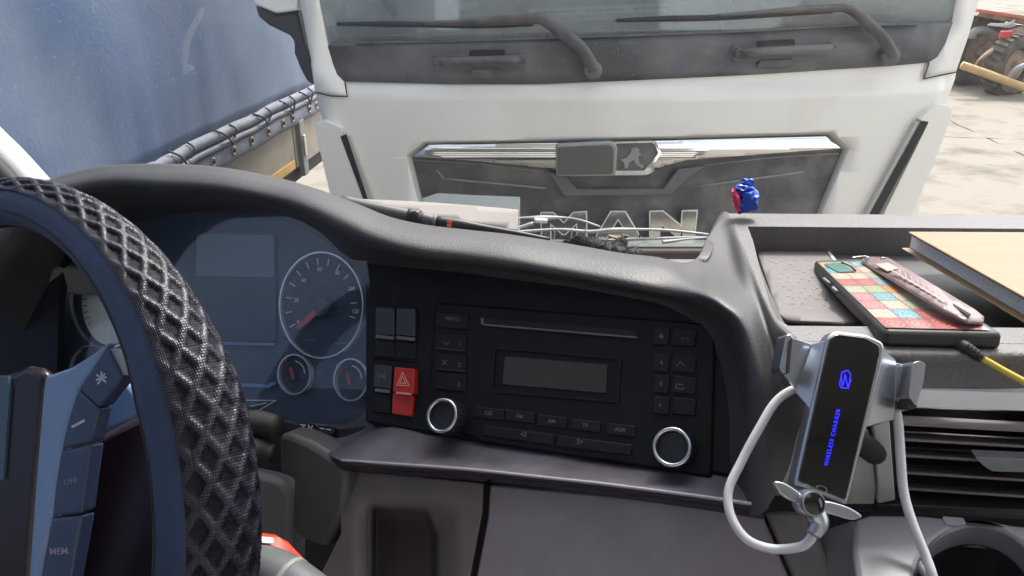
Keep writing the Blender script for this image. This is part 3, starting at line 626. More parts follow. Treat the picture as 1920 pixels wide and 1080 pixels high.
A = FQ(1836, 17, -.3); B = FQ(1990, 40, -1.0)
deck_f = [A, B]
mk("red_deck", [A, B, B + V((.7, 5.4, 0)), A + V((1.0, 5.4, 0)), A - V((0, 0, .05)), B - V((0, 0, .05)), B + V((.7, 5.4, -.05)), A + V((1.0, 5.4, -.05))], [[0, 1, 2, 3], [4, 5, 6, 7], [0, 1, 5, 4], [1, 2, 6, 5], [2, 3, 7, 6], [3, 0, 4, 7]], redpaint, fm)
def bar(name, pts, r, m, n=8, par=fm, sub=3, flat=1): return tube(name, [FQ(*p) for p in pts], r, m, par, n=n, sub=sub, flat=flat)
bar("frame_beam", [(1836, 24, -.2), (1880, 32, -.4), (1990, 52, -.9)], .06, rust); bar("frame_beam", [(1826, 42, .4), (1870, 48, .2), (1990, 60, -.2)], .05, rust)
for k in range(6): bar("deck_bracket", [(1848 + k * 14, 22 + k * 2.2, -.25 - k * .06), (1850 + k * 14, 32 + k * 2.2, -.3 - k * .06), (1856 + k * 14, 33 + k * 2.2, -.3 - k * .06)], .025, rust)
bar("mudguard", [(1822, 72, -.25), (1826, 60, -.25), (1840, 56, -.25), (1856, 60, -.25), (1868, 72, -.25)], .07, greysteel, flat=1)
bar("yellow_pipe", [(1803, 122, -1.2), (1860, 142, -1.35), (1990, 190, -1.7)], .065, yellow_pipe, n=14)
bar("curved_tine", [(1826, 128, -1.2), (1836, 112, -1.15), (1856, 98, -1.0), (1878, 86, -.9), (1890, 76, -.8)], [.012, .02, .045, .06, .05], rust)
bar("curved_tine", [(1890, 150, -1.4), (1900, 135, -1.4), (1918, 124, -1.4), (1950, 118, -1.3)], [.03, .045, .05, .05], greysteel)
bar("support_arm", [(1862, 140, -.9), (1868, 118, -.9), (1878, 100, -.9), (1890, 85, -.8)], [.09, .08, .06, .05], greysteel)
bar("frame_plate", [(1895, 55, -.6), (1902, 80, -.65), (1925, 88, -.7)], [.18, .22, .22], rust, flat=.6)
bar("frame_plate", [(1905, 100, -.7), (1912, 118, -.7), (1925, 125, -.7)], [.14, .16, .14], greysteel)
for k in range(7):
    a0 = rs.random(); bar("loose_rod", [(1852 + k * 4, 52 - a0 * 8, -.5), (1880 + k * 3, 48 + rs.random() * 6 - 3, -.55), (1903, 49 - rs.random() * 14, -.6)], .014, cablew)
lb = FQ(1886, 65, -.95); box("tail_lamp", (lb.x - .1, lb.y - .03, lb.z - .06), (lb.x + .1, lb.y + .03, lb.z + .06), mat("lamp_red", (.55, .05, .04), .3), fm, .01)

# ================================================================ OWN CAB SHELL
own = thing("own_cab", "cab we sit in, its dusty windscreen, wipers and white corner pillar framing the view", "truck cab", (.4, 0, .9))
X0, X1 = -.98, 1.62; ZW = 1.83
box("roof_lining", (X0, -1.1, 2.98), (X1, -.55, 3.02), liner, own); box("roof_lining", (X0, .35, 2.98), (X1, .62, 3.02), liner, own)
box("roof_lining", (X0, -.548, 2.98), (-.1, .348, 3.02), liner, own); box("roof_lining", (.75, -.548, 2.98), (X1, .348, 3.02), liner, own)   # made-up opening between, added to brighten the cab interior
box("rear_wall", (X0, -1.14, 1.0), (X1, -1.1, 3.0), liner, own)
for x in (X0, X1):
    s = 1 if x > 0 else -1
    box("door_panel", (x, -1.1, 1.0), (x + .05 * s, .85, 1.62), cabin_dk, own); box("door_pillar", (x, -1.1, 1.62), (x + .05 * s, -.75, 2.98), liner, own); box("door_rail", (x, -.75, 2.88), (x + .05 * s, .7, 2.98), liner, own)
box("floor", (X0, -1.1, .95), (X1, 1.0, 1.0), cabin_dk, own)
box("firewall", (X0, .95, 1.0), (X1, 1.0, 1.78), cabin_dk, own)
box("nose_panel", (X0, 1.0, 1.45), (X1, 1.04, 1.78), white, own, .01)
for k in range(7): box("reflection_slat", (X0 + .1, 1.0, .6 + k * .115), (X1 - .1, 1.04, .68 + k * .115), white if k % 2 else greysteel, own, .01)  # unseen stripes added to lay bands in the facing truck's chrome
box("reflection_slat_backing", (X0, .985, .5), (X1, .998, 1.45), fascia_m, own, .004)
# windscreen, gently bowed
rows = []
for j in range(9):
    t = j / 8; z = 1.80 + 1.18 * t; rows.append([V((X0 + (X1 - X0) * i / 24, .97 - .27 * t - .07 * ((i - 12) / 12) ** 2, z)) for i in range(25)])
grid("windscreen", rows, glass_own, own)
def WS(px, py, off=0):
    r = ray(px, py); t = .9
    for _ in range(12): p = CAM + r * t; tt = (p.z - 1.8) / 1.18; xx = ((p.x - (X0 + X1) / 2) / ((X1 - X0) / 2)); t = (.97 - .27 * tt - .07 * xx * xx - off) / r.y
    return CAM + r * t
sheet("windscreen_reflection", [(378, 14), (384, 22), (372, 45), (358, 75), (353, 100), (350, 120), (368, 128), (345, 142), (341, 120), (341, 90), (350, 60), (364, 34)], WS, .004, .0005, reflection_m, own)  # crescent stands for a reflection in the pane
tube("corner_pillar", [D(-160, 60, 1.06), D(-60, 215, 1.04), D(20, 300, 1.03), D(70, 355, 1.03)], .022, white, own, n=10)
tube("window_seal", [D(-120, 220, .98), D(-20, 300, .98), D(30, 352, .98)], .012, rubber, own, n=8)
# our wipers lying outside the glass
def ow(name, pts, r, m, par=own, flat=.6): return tube(name, [D(x, y, d) for x, y, d in pts], [q * 1.12 / FPX for q in r], m, par, n=8, sub=5, flat=flat)
greyw = mat("dusty_wiper_grey", (.27, .275, .27), .5, var=.15, vs=30)
a1 = ow("wiper_arm", [(930, 440, 1.12), (980, 434, 1.12), (1050, 430, 1.12), (1105, 434, 1.12), (1150, 431, 1.11), (1200, 430, 1.11), (1255, 432, 1.11), (1330, 440, 1.10)], [3, 4, 4, 5, 7, 4, 4.5, 4], greyw)
ow("wiper_blade", [(960, 452, 1.12), (1100, 452, 1.12), (1210, 448, 1.11), (1320, 444, 1.1)], [4, 5, 5, 4], greyw, a1)
for x in (1040, 1072, 1098, 1200, 1240, 1278): ow("blade_bracket", [(x, 430, 1.11), (x, 440, 1.112), (x - 2, 450, 1.115)], [1.6, 1.6, 2.2], greyw if x < 1150 else rubber, a1)
a2 = ow("wiper_arm", [(930, 412, 1.14), (985, 408, 1.14), (1020, 408, 1.14), (1060, 408, 1.14), (1090, 413, 1.13), (1125, 425, 1.12)], [3, 3, 7, 3, 3, 2.5], greyw)
ow("wiper_link", [(970, 428, 1.13), (1000, 418, 1.13)], [5, 5], greyw, a2); ow("wiper_joint", [(1002, 413, 1.13), (1026, 414, 1.13)], [8, 8], silver2, a2)
ow("wiper_arm", [(1242, 454, 1.08), (1260, 452, 1.08), (1290, 448, 1.08), (1330, 445, 1.08)], [6, 5, 3, 3], greyw)
ow("wiper_hook", [(1140, 441, 1.10), (1155, 446, 1.10), (1166, 444, 1.10), (1166, 438, 1.10)], [3, 5, 5, 3], coverm, a1)
box("cowl", (-.9, 1.06, 1.66), (1.5, 1.25, 1.70), mat("cowl_dark", (.12, .11, .11), .7), own)

# ================================================================ DASHBOARD
da = thing("dashboard", "black moulded dashboard with round gauges, radio, red hazard switch and open tray", "dashboard", (.1, .7, 1.2))
FP = Pl((700, 700, .70), (1300, 800, .565), (1000, 480, .665))
T1 = Pl((1650, 640, .50), (1650, 400, .80), (1850, 640, .50))
K = Pl((600, 600, .78), (300, 600, .92), (600, 420, .80))
def dd(q, default=None):
    x, y, d = q
    if d == 'T': return T1(x, y)
    if d == 'F': return FP(x, y, -.004)
    if d == 'K': return K(x, y, -.002)
    return D(x, y, d)
ST = [((-80, 470, .95), None, (-60, 500, .90), (60, 640, 1.0)), ((20, 385, .93), None, (40, 402, .88), (110, 530, .99)), ((95, 343, .91), None, (110, 362, .86), (190, 455, 'K')),
      ((190, 318, .89), None, (200, 342, .84), (262, 418, 'K')), ((300, 312, .87), None, (300, 343, .81), (340, 406, 'K')), ((410, 318, .84), None, (405, 348, .78), (430, 403, 'K')),
      ((520, 338, .81), None, (508, 366, .75), (520, 411, 'K')), ((600, 361, .78), None, (578, 386, .72), (592, 442, 'K')), ((672, 387, .755), None, (640, 412, .695), (650, 490, .76)),
      ((734, 412, .735), None, (702, 440, .675), (694, 498, 'F')), ((800, 427, .72), None, (778, 460, .66), (775, 506, 'F')), ((880, 437, .71), None, (870, 470, .65), (868, 516, 'F')),
      ((960, 446, .70), None, (960, 481, .635), (960, 530, 'F')), ((1060, 462, .69), None, (1070, 499, .62), (1065, 545, 'F')), ((1160, 480, .67), None, (1180, 518, .60), (1165, 565, 'F')),
      ((1230, 488, .66), None, (1250, 529, .59), (1225, 580, 'F')),
      ((1300, 489, .655), (1296, 512, .62), (1300, 539, .575), (1265, 595, 'F')), ((1328, 440, .74), (1332, 500, .655), (1334, 549, .56), (1295, 612, 'F')), ((1358, 401, 'T'), (1372, 505, .655), (1362, 564, .548), (1318, 636, 'F')),
      ((1396, 470, 'T'), (1402, 548, .59), (1394, 592, .535), (1340, 675, 'F')), ((1425, 545, 'T'), (1430, 602, .55), (1416, 642, .523), (1352, 720, 'F')), ((1452, 605, 'T'), (1450, 655, .527), (1430, 700, .513), (1360, 770, 'F')),
      ((1484, 640, 'T'), (1466, 700, .512), (1436, 762, .508), (1362, 820, 'F')), ((1500, 700, .505), (1476, 780, .507), (1434, 850, .505), (1362, 865, 'F')), ((1500, 800, .51), (1478, 880, .51), (1436, 955, .502), (1366, 900, 'F'))]
rows = []
for A_, M_, C_, E_ in ST:
    a, c, e = dd(A_), dd(C_), dd(E_)
    m_ = dd(M_) if M_ else a.lerp(c, .5) + (CAM - c).normalized() * .002 + V((0, 0, .006))
    bk = a + V((0, .035, -.06)) if M_ is None else a + V((.01, .004, -.004))
    cu = c.lerp(e, .22) + (c - m_).normalized() * .010
    rows.append([bk, a, m_, c, cu, c.lerp(e, .6), e])
rows = [cr(r, 5) for r in rows]
rows = [[V(p) for p in col] for col in rows]
cols = list(zip(*rows)); cols = [[V(p) for p in cr([tuple(q) for q in c], 5)] for c in cols]
grid("hood", cols, hood_m, da)
# instrument cluster
cl_ol = [(40, 560), (100, 500), (170, 450), (240, 425), (255, 412), (330, 398), (440, 394), (520, 398), (600, 420), (650, 445), (686, 482), (694, 540), (694, 790), (665, 800), (630, 803), (560, 797), (480, 776), (300, 790), (60, 780)]
cl = sheet("cluster", cl_ol, K, -.002, .01, cluster_m, da)
sheet("cluster_lens", cl_ol, K, .016, .001, lens_m, cl)
sheet("binnacle_back", [(-160, 430), (60, 430), (125, 470), (110, 560), (104, 800), (-160, 900)], Pl((0, 600, 1.0), (100, 600, .97), (0, 450, 1.01)), 0, .01, fascia_m, da)
sc_ = sheet("display", rnd([(363, 434), (516, 437), (517, 642), (363, 640)], 5), K, .0005, .004, screen_lo, cl, bevel=.001)
sheet("display_reflection", [(368, 438), (513, 440), (513, 520), (368, 517)], K, .0015, .001, screen_hi, cl)
sheet("silver_line", rnd([(400, 640), (513, 643), (513, 648), (400, 646)], 2), K, .002, .002, spoke_lt, cl); sheet("silver_line", rnd([(430, 717), (500, 721), (513, 716), (518, 719), (505, 727), (430, 724)], 2), K, .002, .002, spoke_lt, cl)
strokes("emblem_outline", [[(440, 750), (517, 751), (484, 770), (462, 770)], [(470, 762), (500, 755)]], 1.8, K, printw, cl, off=.002)
def gauge(cx, cy, rx, ry, name="gauge", face=dialm, tilt=0):
    o = sheet(name, ell(cx, cy, rx, ry, 48, tilt), K, .001, .003, face, cl)
    band("gauge_ring", K, ell(cx, cy, rx + 1.6, ry + 1.6, 72, tilt), ell(cx, cy, rx - 1.4, ry - 1.4, 72, tilt), .005, .005, ringm, o, 0)
    return o
sg = gauge(602, 572, 78, 99)
cxg, cyg = 602, 572
ln_l = []; ln_s = []; ln_i = []
for v in range(0, 126, 5):
    a = rad(208 - 1.867 * v); L = 12 if v % 10 == 0 else 7
    c_, s_ = math.cos(a), math.sin(a)
    (ln_l if v % 10 == 0 else ln_s).append([(cxg + 66 * c_, cyg - 88 * s_), (cxg + (66 - L * .85) * c_, cyg - (88 - L) * s_)])
for v in range(0, 81, 5):
    a = rad(205 - 2.9 * v); c_, s_ = math.cos(a), math.sin(a); ln_i.append([(cxg + 39 * c_, cyg - 52 * s_), (cxg + 34 * c_, cyg - 46 * s_)])
strokes("scale_mark", ln_l, 1.9, K, printw, sg, off=.0018); strokes("scale_mark", ln_s, 1.3, K, printm, sg, off=.0018); strokes("scale_mark", ln_i, 1.0, K, printm, sg, off=.0018)
for v, (x, y) in {0: (559, 604), 20: (556, 563), 40: (569, 526), 60: (599, 505), 80: (633, 512), 100: (659, 541), 120: (666, 584)}.items():
    text("numeral", str(v), K, x, y, 8, 4, printw, sg, off=.0018, sx=.8, bold=.01)
for v, (x, y) in {10: (573, 571), 20: (578, 550), 30: (590, 535), 40: (607, 528), 50: (626, 533), 60: (640, 549), 70: (646, 569), 80: (645, 592)}.items():
    text("numeral", str(v), K, x, y, 4.5, 4, printm, sg, off=.0018, sx=.8)
strokes("dial_label", [[(571, 637), (591, 639)], [(627, 643), (648, 644)]], 1.6, K, printm, sg, off=.0018)
nb = sheet("needle", [(602, 568), (606, 576), (560, 618), (552, 614)], K, .006, .0015, needle_m, sg)
lathe("needle_hub", K(607, 577, .006), K.n, [(.010, -.004), (.010, .003), (.007, .005)], dialm, sg, n=24)
for (cx, cy, rx, ry) in ((551, 702, 30, 37), (657, 712, 31, 39)):
    o = gauge(cx, cy, rx, ry)
    strokes("scale_mark", [[(p[0], p[1]) for p in ell(cx, cy, rx * .68, ry * .68, 10, 0, 5, 80)]], 1.8, K, printw, o, off=.0018)
    strokes("scale_mark", [[(p[0], p[1]) for p in ell(cx, cy, rx * .68, ry * .68, 6, 0, 110, 160)]], 1.6, K, needle_m, o, off=.0018)
    sheet("needle", [(cx - 9, cy - 12), (cx - 5, cy - 14), (cx + 1, cy + 8), (cx - 4, cy + 10)], K, .004, .001, needle_m, o)
    strokes("gauge_icon", [[(cx + 14, cy - 3), (cx + 22, cy - 3), (cx + 22, cy + 5), (cx + 14, cy + 5), (cx + 14, cy - 3)], [(cx + 16, cy - 12), (cx + 20, cy - 12)]], 1.2, K, printm, o, off=.0018)
tg = gauge(200, 560, 70, 92); sheet("glare_plate", ell(205, 563, 52, 84, 40), K, .002, .001, dialglare, tg)  # pale plate paints window light onto the dial
for k in range(14):
    a = rad(215 - k * 9); strokes("scale_mark", [[(205 + 50 * math.cos(a), 563 - 82 * math.sin(a)), (205 + 42 * math.cos(a), 563 - 72 * math.sin(a))]], 1.4, K, dialm, tg, off=.0028)
gauge(172, 690, 42, 42)
# cluster bottom bezel and its two symbol plates
sheet("cluster_bezel", [(470, 774), (560, 796), (640, 803), (683, 796), (700, 830), (620, 832), (560, 822), (470, 800)], Pl((600, 800, .735), (500, 800, .77), (600, 840, .72)), 0, .01, fascia_m, da, bevel=.003)
BZ = Pl((600, 800, .733), (500, 800, .768), (600, 840, .718))
sheet("symbol_plate", rnd([(557, 791), (590, 795), (590, 811), (560, 806)], 3), BZ, .003, .003, button_m, da); sheet("symbol_plate", rnd([(595, 797), (628, 800), (626, 815), (596, 811)], 3), BZ, .003, .003, button_m, da)
strokes("symbol", [[(563, 796), (572, 797), (564, 803)], [(578, 797), (582, 806), (586, 798)], [(600, 803), (608, 804)], [(612, 805), (620, 806)]], 1.6, BZ, printw, da, off=.0036)
# fascia
fo = [(684, 440), (760, 452), (960, 490), (1180, 530), (1330, 590), (1400, 660), (1440, 760), (1440, 915), (1340, 889), (1137, 867), (1014, 845), (873, 826), (807, 814), (726, 800), (684, 792)]
sheet("fascia", fo, FP, 0, .05, fascia_m, da, bevel=.003)
for p in ((742, 541), (743, 558)): lathe("sensor_hole", FP(*p, .0008), FP.n, [(.0022, -.001), (.0022, 0)], gapm, da, n=14)
def sw(name, ol, m, par, off=.004, th=.006, bv=.0012, r=3): return sheet(name, rnd(ol, r), FP, off, th, m, par, bevel=bv)
sw("switch_frame", [(700, 570), (781, 575), (779, 680), (698, 672)], radio_m, da, .001, .002)
for x in (704, 743):
    s_ = sw("rocker_switch", [(x, 576 + (x - 704) * .03), (x + 35, 577 + (x - 704) * .03), (x + 35, 630 + (x - 704) * .05), (x - 1, 626 + (x - 704) * .05)], button_top, da)
    sheet("switch_bar", [(x, 627 + (x - 704) * .06), (x + 35, 631 + (x - 704) * .06), (x + 34, 637 + (x - 704) * .06), (x, 633 + (x - 704) * .06)], FP, .0048, .001, barm, s_)
    sw("rocker_switch", [(x - 1, 636 + (x - 704) * .06), (x + 34, 639 + (x - 704) * .06), (x + 34, 672 + (x - 704) * .06), (x - 1, 669 + (x - 704) * .06)], button_m, da, .002)
s_ = sw("axle_switch", [(701, 683), (734, 686), (732, 730), (699, 726)], button_top, da); sheet("switch_bar", [(703, 728), (731, 731), (730, 737), (703, 734)], FP, .0048, .001, barm, s_)
strokes("axle_symbol", [[(709, 698), (709, 712)], [(709, 705), (722, 706)], [(722, 699), (722, 713)], [(716, 702), (720, 705), (717, 709)]], 1.5, FP, printm, s_, off=.0046)
sw("rocker_switch", [(699, 738), (731, 741), (730, 776), (698, 772)], button_m, da, .002)
hz = sw("hazard_switch", [(739, 688), (777, 691), (775, 739), (736, 735)], redsw, da, .008, .008); sw("hazard_switch_lower", [(736, 737), (775, 741), (771, 781), (734, 776)], redsw, hz, .004, .006)
sheet("hazard_bar", [(742, 734), (771, 737), (771, 741), (742, 738)], FP, .009, .001, mat("hazard_bar_m", (.62, .22, .20), .4), hz)
tri = mat("hazard_print", (.70, .35, .33), .5)
strokes("hazard_triangle", [[(755, 698), (767, 723), (744, 722), (755, 698)], [(755, 706), (761, 719), (749, 718), (755, 706)]], 1.6, FP, tri, hz, off=.0086)
# radio
rd = sw("radio", [(816, 566), (1342, 607), (1334, 896), (1150, 866), (905, 830), (880, 818), (800, 800), (806, 700)], radio_m, da, .003, .006, .002, 10)
sl_ = sheet("disc_slot", rnd([(902, 596), (1196, 620), (1194, 632), (903, 608)], 3), FP, .0042, .002, gapm, rd); sheet("slot_lip", [(906, 607), (1194, 631), (1194, 634), (906, 610)], FP, .0055, .003, barm, rd); sheet("slot_notch", rnd([(901, 595), (906, 596), (907, 609), (902, 608)], 2), FP, .006, .003, barm, rd)
sheet("radio_display", rnd([(947, 668), (1139, 684), (1136, 737), (942, 720)], 3), FP, .0042, .002, mat("lcd", (.028, .027, .024), .3, col2=(.042, .028, .02), vs=18), rd)
band("display_frame", FP, rnd([(925, 650), (1165, 670), (1160, 755), (920, 735)], 8), rnd([(929, 654), (1161, 674), (1156, 751), (924, 731)], 8), .0046, .002, button_m, rd)
def rb(ol, lab, c, h=7, line=True, ang=5):
    b = sw("radio_button", ol, button_m, rd, .0046, .003, .0006, 3)
    if line: sheet("button_highlight", [(ol[3][0] + 2, ol[3][1] - 3.0), (ol[2][0] - 2, ol[2][1] - 3.0), (ol[2][0] - 2, ol[2][1] - .8), (ol[3][0] + 2, ol[3][1] - .8)], FP, .0052, .001, button_top, b)  # lighter strip painted as the highlight on the button's lower edge
    if lab: text("lettering", lab, FP, c[0], c[1], h, ang, printm, b, off=.0050, sx=1.05, bold=.012)
    return b
rb([(817, 584), (877, 589), (876, 618), (816, 613)], "MENU", (849, 598), 7, False)
for k, (y, n_) in enumerate(((623, "1"), (661, "2"), (698, "3"))):
    b = rb([(817, y), (874, y + 5), (873, y + 37), (816, y + 32)], n_, (862 - k, y + 23), 8, k < 2)
    if k == 0: strokes("arrow_mark", [[(832, 641), (837, 646), (842, 641)]], 1.6, FP, printm, b, off=.0050)
    if k == 1: strokes("arrow_mark", [[(829, 675), (833, 679), (838, 675)], [(829, 684), (833, 680), (838, 684)]], 1.6, FP, printm, b, off=.0050)
for k, (x, y, t_) in enumerate(((916, 775, "CD"), (974, 781, "FM"), (1034, 790, "AM"), (1097, 798, "TP"), (1163, 806, "ADR"))):
    rb([(x - 27, y - 14), (x + 29, y - 7), (x + 28, y + 14), (x - 28, y + 7)], t_, (x, y), 7, False, 7)
b = rb([(905, 797), (1040, 815), (1038, 836), (903, 816)], None, None, 0, False); strokes("arrow_mark", [[(977, 814), (986, 809), (986, 819), (977, 814)]], 1.4, FP, printm, b, off=.0050)
b = rb([(1045, 816), (1185, 834), (1183, 854), (1043, 837)], None, None, 0, False); strokes("arrow_mark", [[(1083, 823), (1083, 832), (1093, 829), (1083, 823)]], 1.4, FP, printm, b, off=.0050)
for k, (y, n_) in enumerate(((612, None), (662, "4"), (702, "5"), (742, "6"))):
    b = rb([(1226, y), (1256, y + 3), (1253, y + 36), (1223, y + 33)], n_, (1241 - k, y + 18), 8, False); b2 = rb([(1262, y + 2), (1306, y + 7), (1303, y + 38), (1259, y + 34)], None, None, 0, False)
    if k == 0:
        mk("eject_mark", [FP(1235, 633, .0050), FP(1245, 634, .0050), FP(1240, 624, .0050)], [[0, 1, 2]], printm, b); strokes("arrow_mark", [[(1278, 634), (1283, 635)], [(1287, 635), (1292, 636)]], 1.4, FP, printm, b2, off=.0050)
    if k == 1: strokes("arrow_mark", [[(1269, 686), (1276, 678), (1283, 686)]], 1.4, FP, printm, b2, off=.0050)
    if k == 2: strokes("card_mark", [[(1280, 721), (1268, 720), (1267, 727), (1271, 729), (1281, 730), (1281, 727)]], 1.4, FP, printm, b2, off=.0050)
def knob(px, py, rpx, h):
    ct = FP(px, py, h); r = rpx * (ct - CAM).dot(FW) / FPX; c = ct - FP.n * h
    k_ = lathe("radio_knob", c, FP.n, [(r * 1.12, 0), (r * 1.10, h * .25), (r * 1.0, h * .9), (r * .98, h), (r * .8, h), (r * .74, h - .003), (.001, h - .0035)], knobblk, rd, n=40)
    ax = FP.n; u = ax.orthogonal().normalized(); v = ax.cross(u)
    tube("knob_ring", [ct + (u * math.cos(a) + v * math.sin(a)) * r * .93 for a in [i * math.pi / 16 for i in range(32)]], .0016, knobring, k_, closed=True, n=8, sub=2)
    for i in range(30):
        a = i * math.pi / 15; d = u * math.cos(a) + v * math.sin(a); tube("grip_ridge", [c + d * r * 1.09 + ax * h * .2, c + d * r * 1.0 + ax * h * .85], .0005, knobblk, k_, n=5, sub=1)
knob(829, 779, 32, .020); knob(1260, 838, 36, .018)
# shelf under the radio
back = [(470, 775, .82), (560, 800, .77), (650, 804, .735), (726, 798, 'F'), (807, 812, 'F'), (873, 824, 'F'), (1014, 843, 'F'), (1137, 865, 'F'), (1340, 887, 'F'), (1440, 905, 'F')]
front = [(530, 800, .76), (580, 825, .715), (612, 845, .68), (640, 863, .652), (740, 870, .632), (877, 880, .605), (1046, 898, .572), (1137, 908, .555), (1330, 933, .522), (1440, 950, .505)]
bR = [dd(q) for q in back]; fR = [dd(q) for q in front]
lR = [p + V((0, .006, -.016)) for p in fR]; l2 = [p + V((0, .03, -.02)) for p in fR]
def dense(r): return [V(p) for p in cr([tuple(q) for q in r], 6)]
midR = [a.lerp(b, .5) + V((0, 0, -.002)) for a, b in zip(bR, fR)]
grid("shelf", [dense([a + V((0, .03, .004)) for a in bR]), dense(bR), dense(midR), dense(fR)], shelf_m, da)
grid("shelf_lip", [dense(fR), dense([p + V((0, -.001, -.004)) for p in fR]), dense(lR), dense(l2)], lipm, da)
tube("shelf_highlight", [p + V((0, 0, .0)) for p in fR[3:]], .0013, edgem, da, n=8, sub=6)  # pale rod along the lip stands for its edge highlight
SHp = Pl(bR[2], bR[4], fR[4])
sheet("screw_hole", ell(718, 825, 14, 7, 24, 3), SHp, .0030, .0002, gapm, da)
# lower panels
LP = Pl((700, 900, .665), (1400, 975, .525), (900, 1080, .60))
def sstep(t): t = min(1, max(0, t)); return t * t * (3 - 2 * t)
def rec_off(x, y):  # pocket pressed into the left panel
    l = 655 + (y - 900) * .02; r = 868 - max(0, 960 - y) * .5; t_ = 925 + (x - 700) * .03
    dx = min(x - l, r - x) / 55; dy = (y - t_) / 50
    return -.018 * sstep(dx) * sstep(dy) - .12 * sstep(min(x - 690, 822 - max(0, 1000 - y) * .4 - x) / 12) * sstep((y - 948 - (x - 700) * .05) / 12)
sheet("lower_panel", [(636, 880), (905, 906), (903, 960), (880, 1080), (860, 1220), (560, 1220), (600, 1080), (640, 1000)], LP, rec_off, .004, panel_shaded, da, step=5, smooth=True)
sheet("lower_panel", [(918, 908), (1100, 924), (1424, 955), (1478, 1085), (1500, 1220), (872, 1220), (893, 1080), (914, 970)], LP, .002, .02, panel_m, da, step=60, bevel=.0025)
sheet("lower_panel", [(1430, 955), (1520, 965), (1560, 1080), (1580, 1220), (1508, 1220), (1486, 1085)], LP, .001, .02, panel_shaded, da, bevel=.003)
sheet("panel_backing", [(560, 880), (1560, 960), (1650, 1240), (500, 1240)], LP, -.20, .01, gapm, da)

sheet("column_side", [(522, 812), (545, 816), (580, 830), (612, 850), (640, 872), (650, 895), (645, 960), (610, 1030), (560, 1010), (545, 990), (548, 900), (522, 888)], Pl((600, 850, .675), (530, 850, .70), (590, 1000, .69)), 0, .03, mat("column_side_plastic", (.085, .078, .078), .45, bump=.08, bs=500), da, bevel=.006)
sheet("knee_panel", [(420, 870), (500, 888), (530, 898), (548, 930), (545, 1240), (420, 1240)], Pl((500, 950, .74), (440, 950, .75), (500, 1050, .73)), 0, .03, mat("knee_panel_grey", (.14, .133, .14), .5, bump=.05, bs=500), da, bevel=.008)
sheet("dash_underside", [(300, 760), (480, 770), (560, 800), (545, 900), (400, 900), (300, 880)], Pl((500, 850, .80), (400, 850, .82), (500, 800, .82)), 0, .01, fascia_m, da)
tube("control_stalk", [D(430, 800, .70), D(480, 795, .69), D(520, 800, .68)], [.011, .013, .010], rubber, da, n=12); tube("control_stalk", [D(400, 850, .69), D(470, 842, .68), D(512, 850, .68)], [.010, .012, .008], rubber, da, n=12)
# ---- right console: tray
rim_l = [(1358, 400), (1396, 470), (1425, 545), (1452, 605), (1484, 640)]
hole = [(1402, 424), (1412, 450), (1430, 520), (1446, 575), (1458, 598), (1478, 610)]
left_piece = [rim_l[0]] + [(1402, 400)] + hole + [(1484, 640)] + rim_l[1:4][::-1]
back_piece = [(1402, 400), (2900, 411), (2900, 437), (2300, 432), (1402, 424)]
right_piece = [(2300, 432), (2900, 437), (3100, 660), (2380, 650), (2380, 618)]
front_piece = [(1478, 610), (2380, 618), (2380, 650), (1484, 640)]
sheet("tray_rim", [left_piece, back_piece, right_piece, front_piece], T1, 0, .036, trayrim, da, bevel=.006)
sheet("tray_floor", [(1380, 410), (2340, 410), (2400, 640), (1440, 632)], T1, -.030, .004, tray_fl, da)
sheet("tray_divider", [(1543, 461), (1548, 460), (1574, 495), (1568, 496)], T1, -.026, .004, silver2, da)
MO = rnd([(1418, 466), (1470, 461), (1538, 461), (1568, 497), (1625, 560), (1680, 618), (1560, 604), (1478, 600), (1458, 586), (1440, 530)], 8)
mt_ = sheet("rubber_mat", MO, T1, lambda x, y: -.026 + .012 * sstep((y - 575) / 30) * sstep((1700 - x) / 200), .003, mat_rub, da, step=14, smooth=True)
vs = []; F = []; rf0 = random.Random(2)
for i in range(10):
    for j in range(6):
        u, v = (i + .5 + rf0.random() * .5) / 10.5, (j + .5 + (i % 2) * .4 + rf0.random() * .3) / 6.6; x = 1428 + u * 125 + v * 50 * (1 - u) * .6 + v * 30; y = 475 + v * 110
        if x > 1440 + (y - 461) * 1.0 + 108: continue
        c = T1(x, y, -.0250); r_ = .0008; b0 = len(vs)
        for k in range(6): a = k * math.pi / 3; vs.append(c + RT * math.cos(a) * r_ * 1.5 + V((0, 1, 0)) * math.sin(a) * r_)
        vs.append(c + T1.n * .0003); F += [[b0 + k, b0 + (k + 1) % 6, b0 + 6] for k in range(6)]
nb_ = mk("mat_nubs", vs, F, tray_fl, mt_); nb_["kind"] = "stuff"
# front roll of the tray down to the silver trim
xs_ = [1484, 1560, 1650, 1750, 1850, 1950, 2100, 2300, 2600, 3050]
VPl = Pl((1700, 760, .505), (1900, 766, .497), (1720, 940, .535))
rows = [[T1(x, 640 + (x - 1484) * .012, 0) for x in xs_], [T1(x, 662 + (x - 1484) * .012, -.0015) for x in xs_], [D(x, 690 + (x - 1484) * .014, .494 - (x - 1484) * 1e-5) for x in xs_], [D(x, 715 + (x - 1484) * .016, .499 - (x - 1484) * 1e-5) for x in xs_], [VPl(x, 731 + (x - 1700) * .03, -.001) for x in xs_], [VPl(x, 745 + (x - 1700) * .03, -.02) for x in xs_]]
rows = [[V(p) for p in cr([tuple(q) for q in r], 4)] for r in rows]; cc = [[V(p) for p in cr([tuple(q) for q in c], 4)] for c in zip(*rows)]
grid("console_front", cc, trayrim, da)
sheet("silver_trim", rnd([(1690, 730), (2900, 766), (2900, 801), (1690, 763)], 3), VPl, .003, .012, silver, da, bevel=.002)
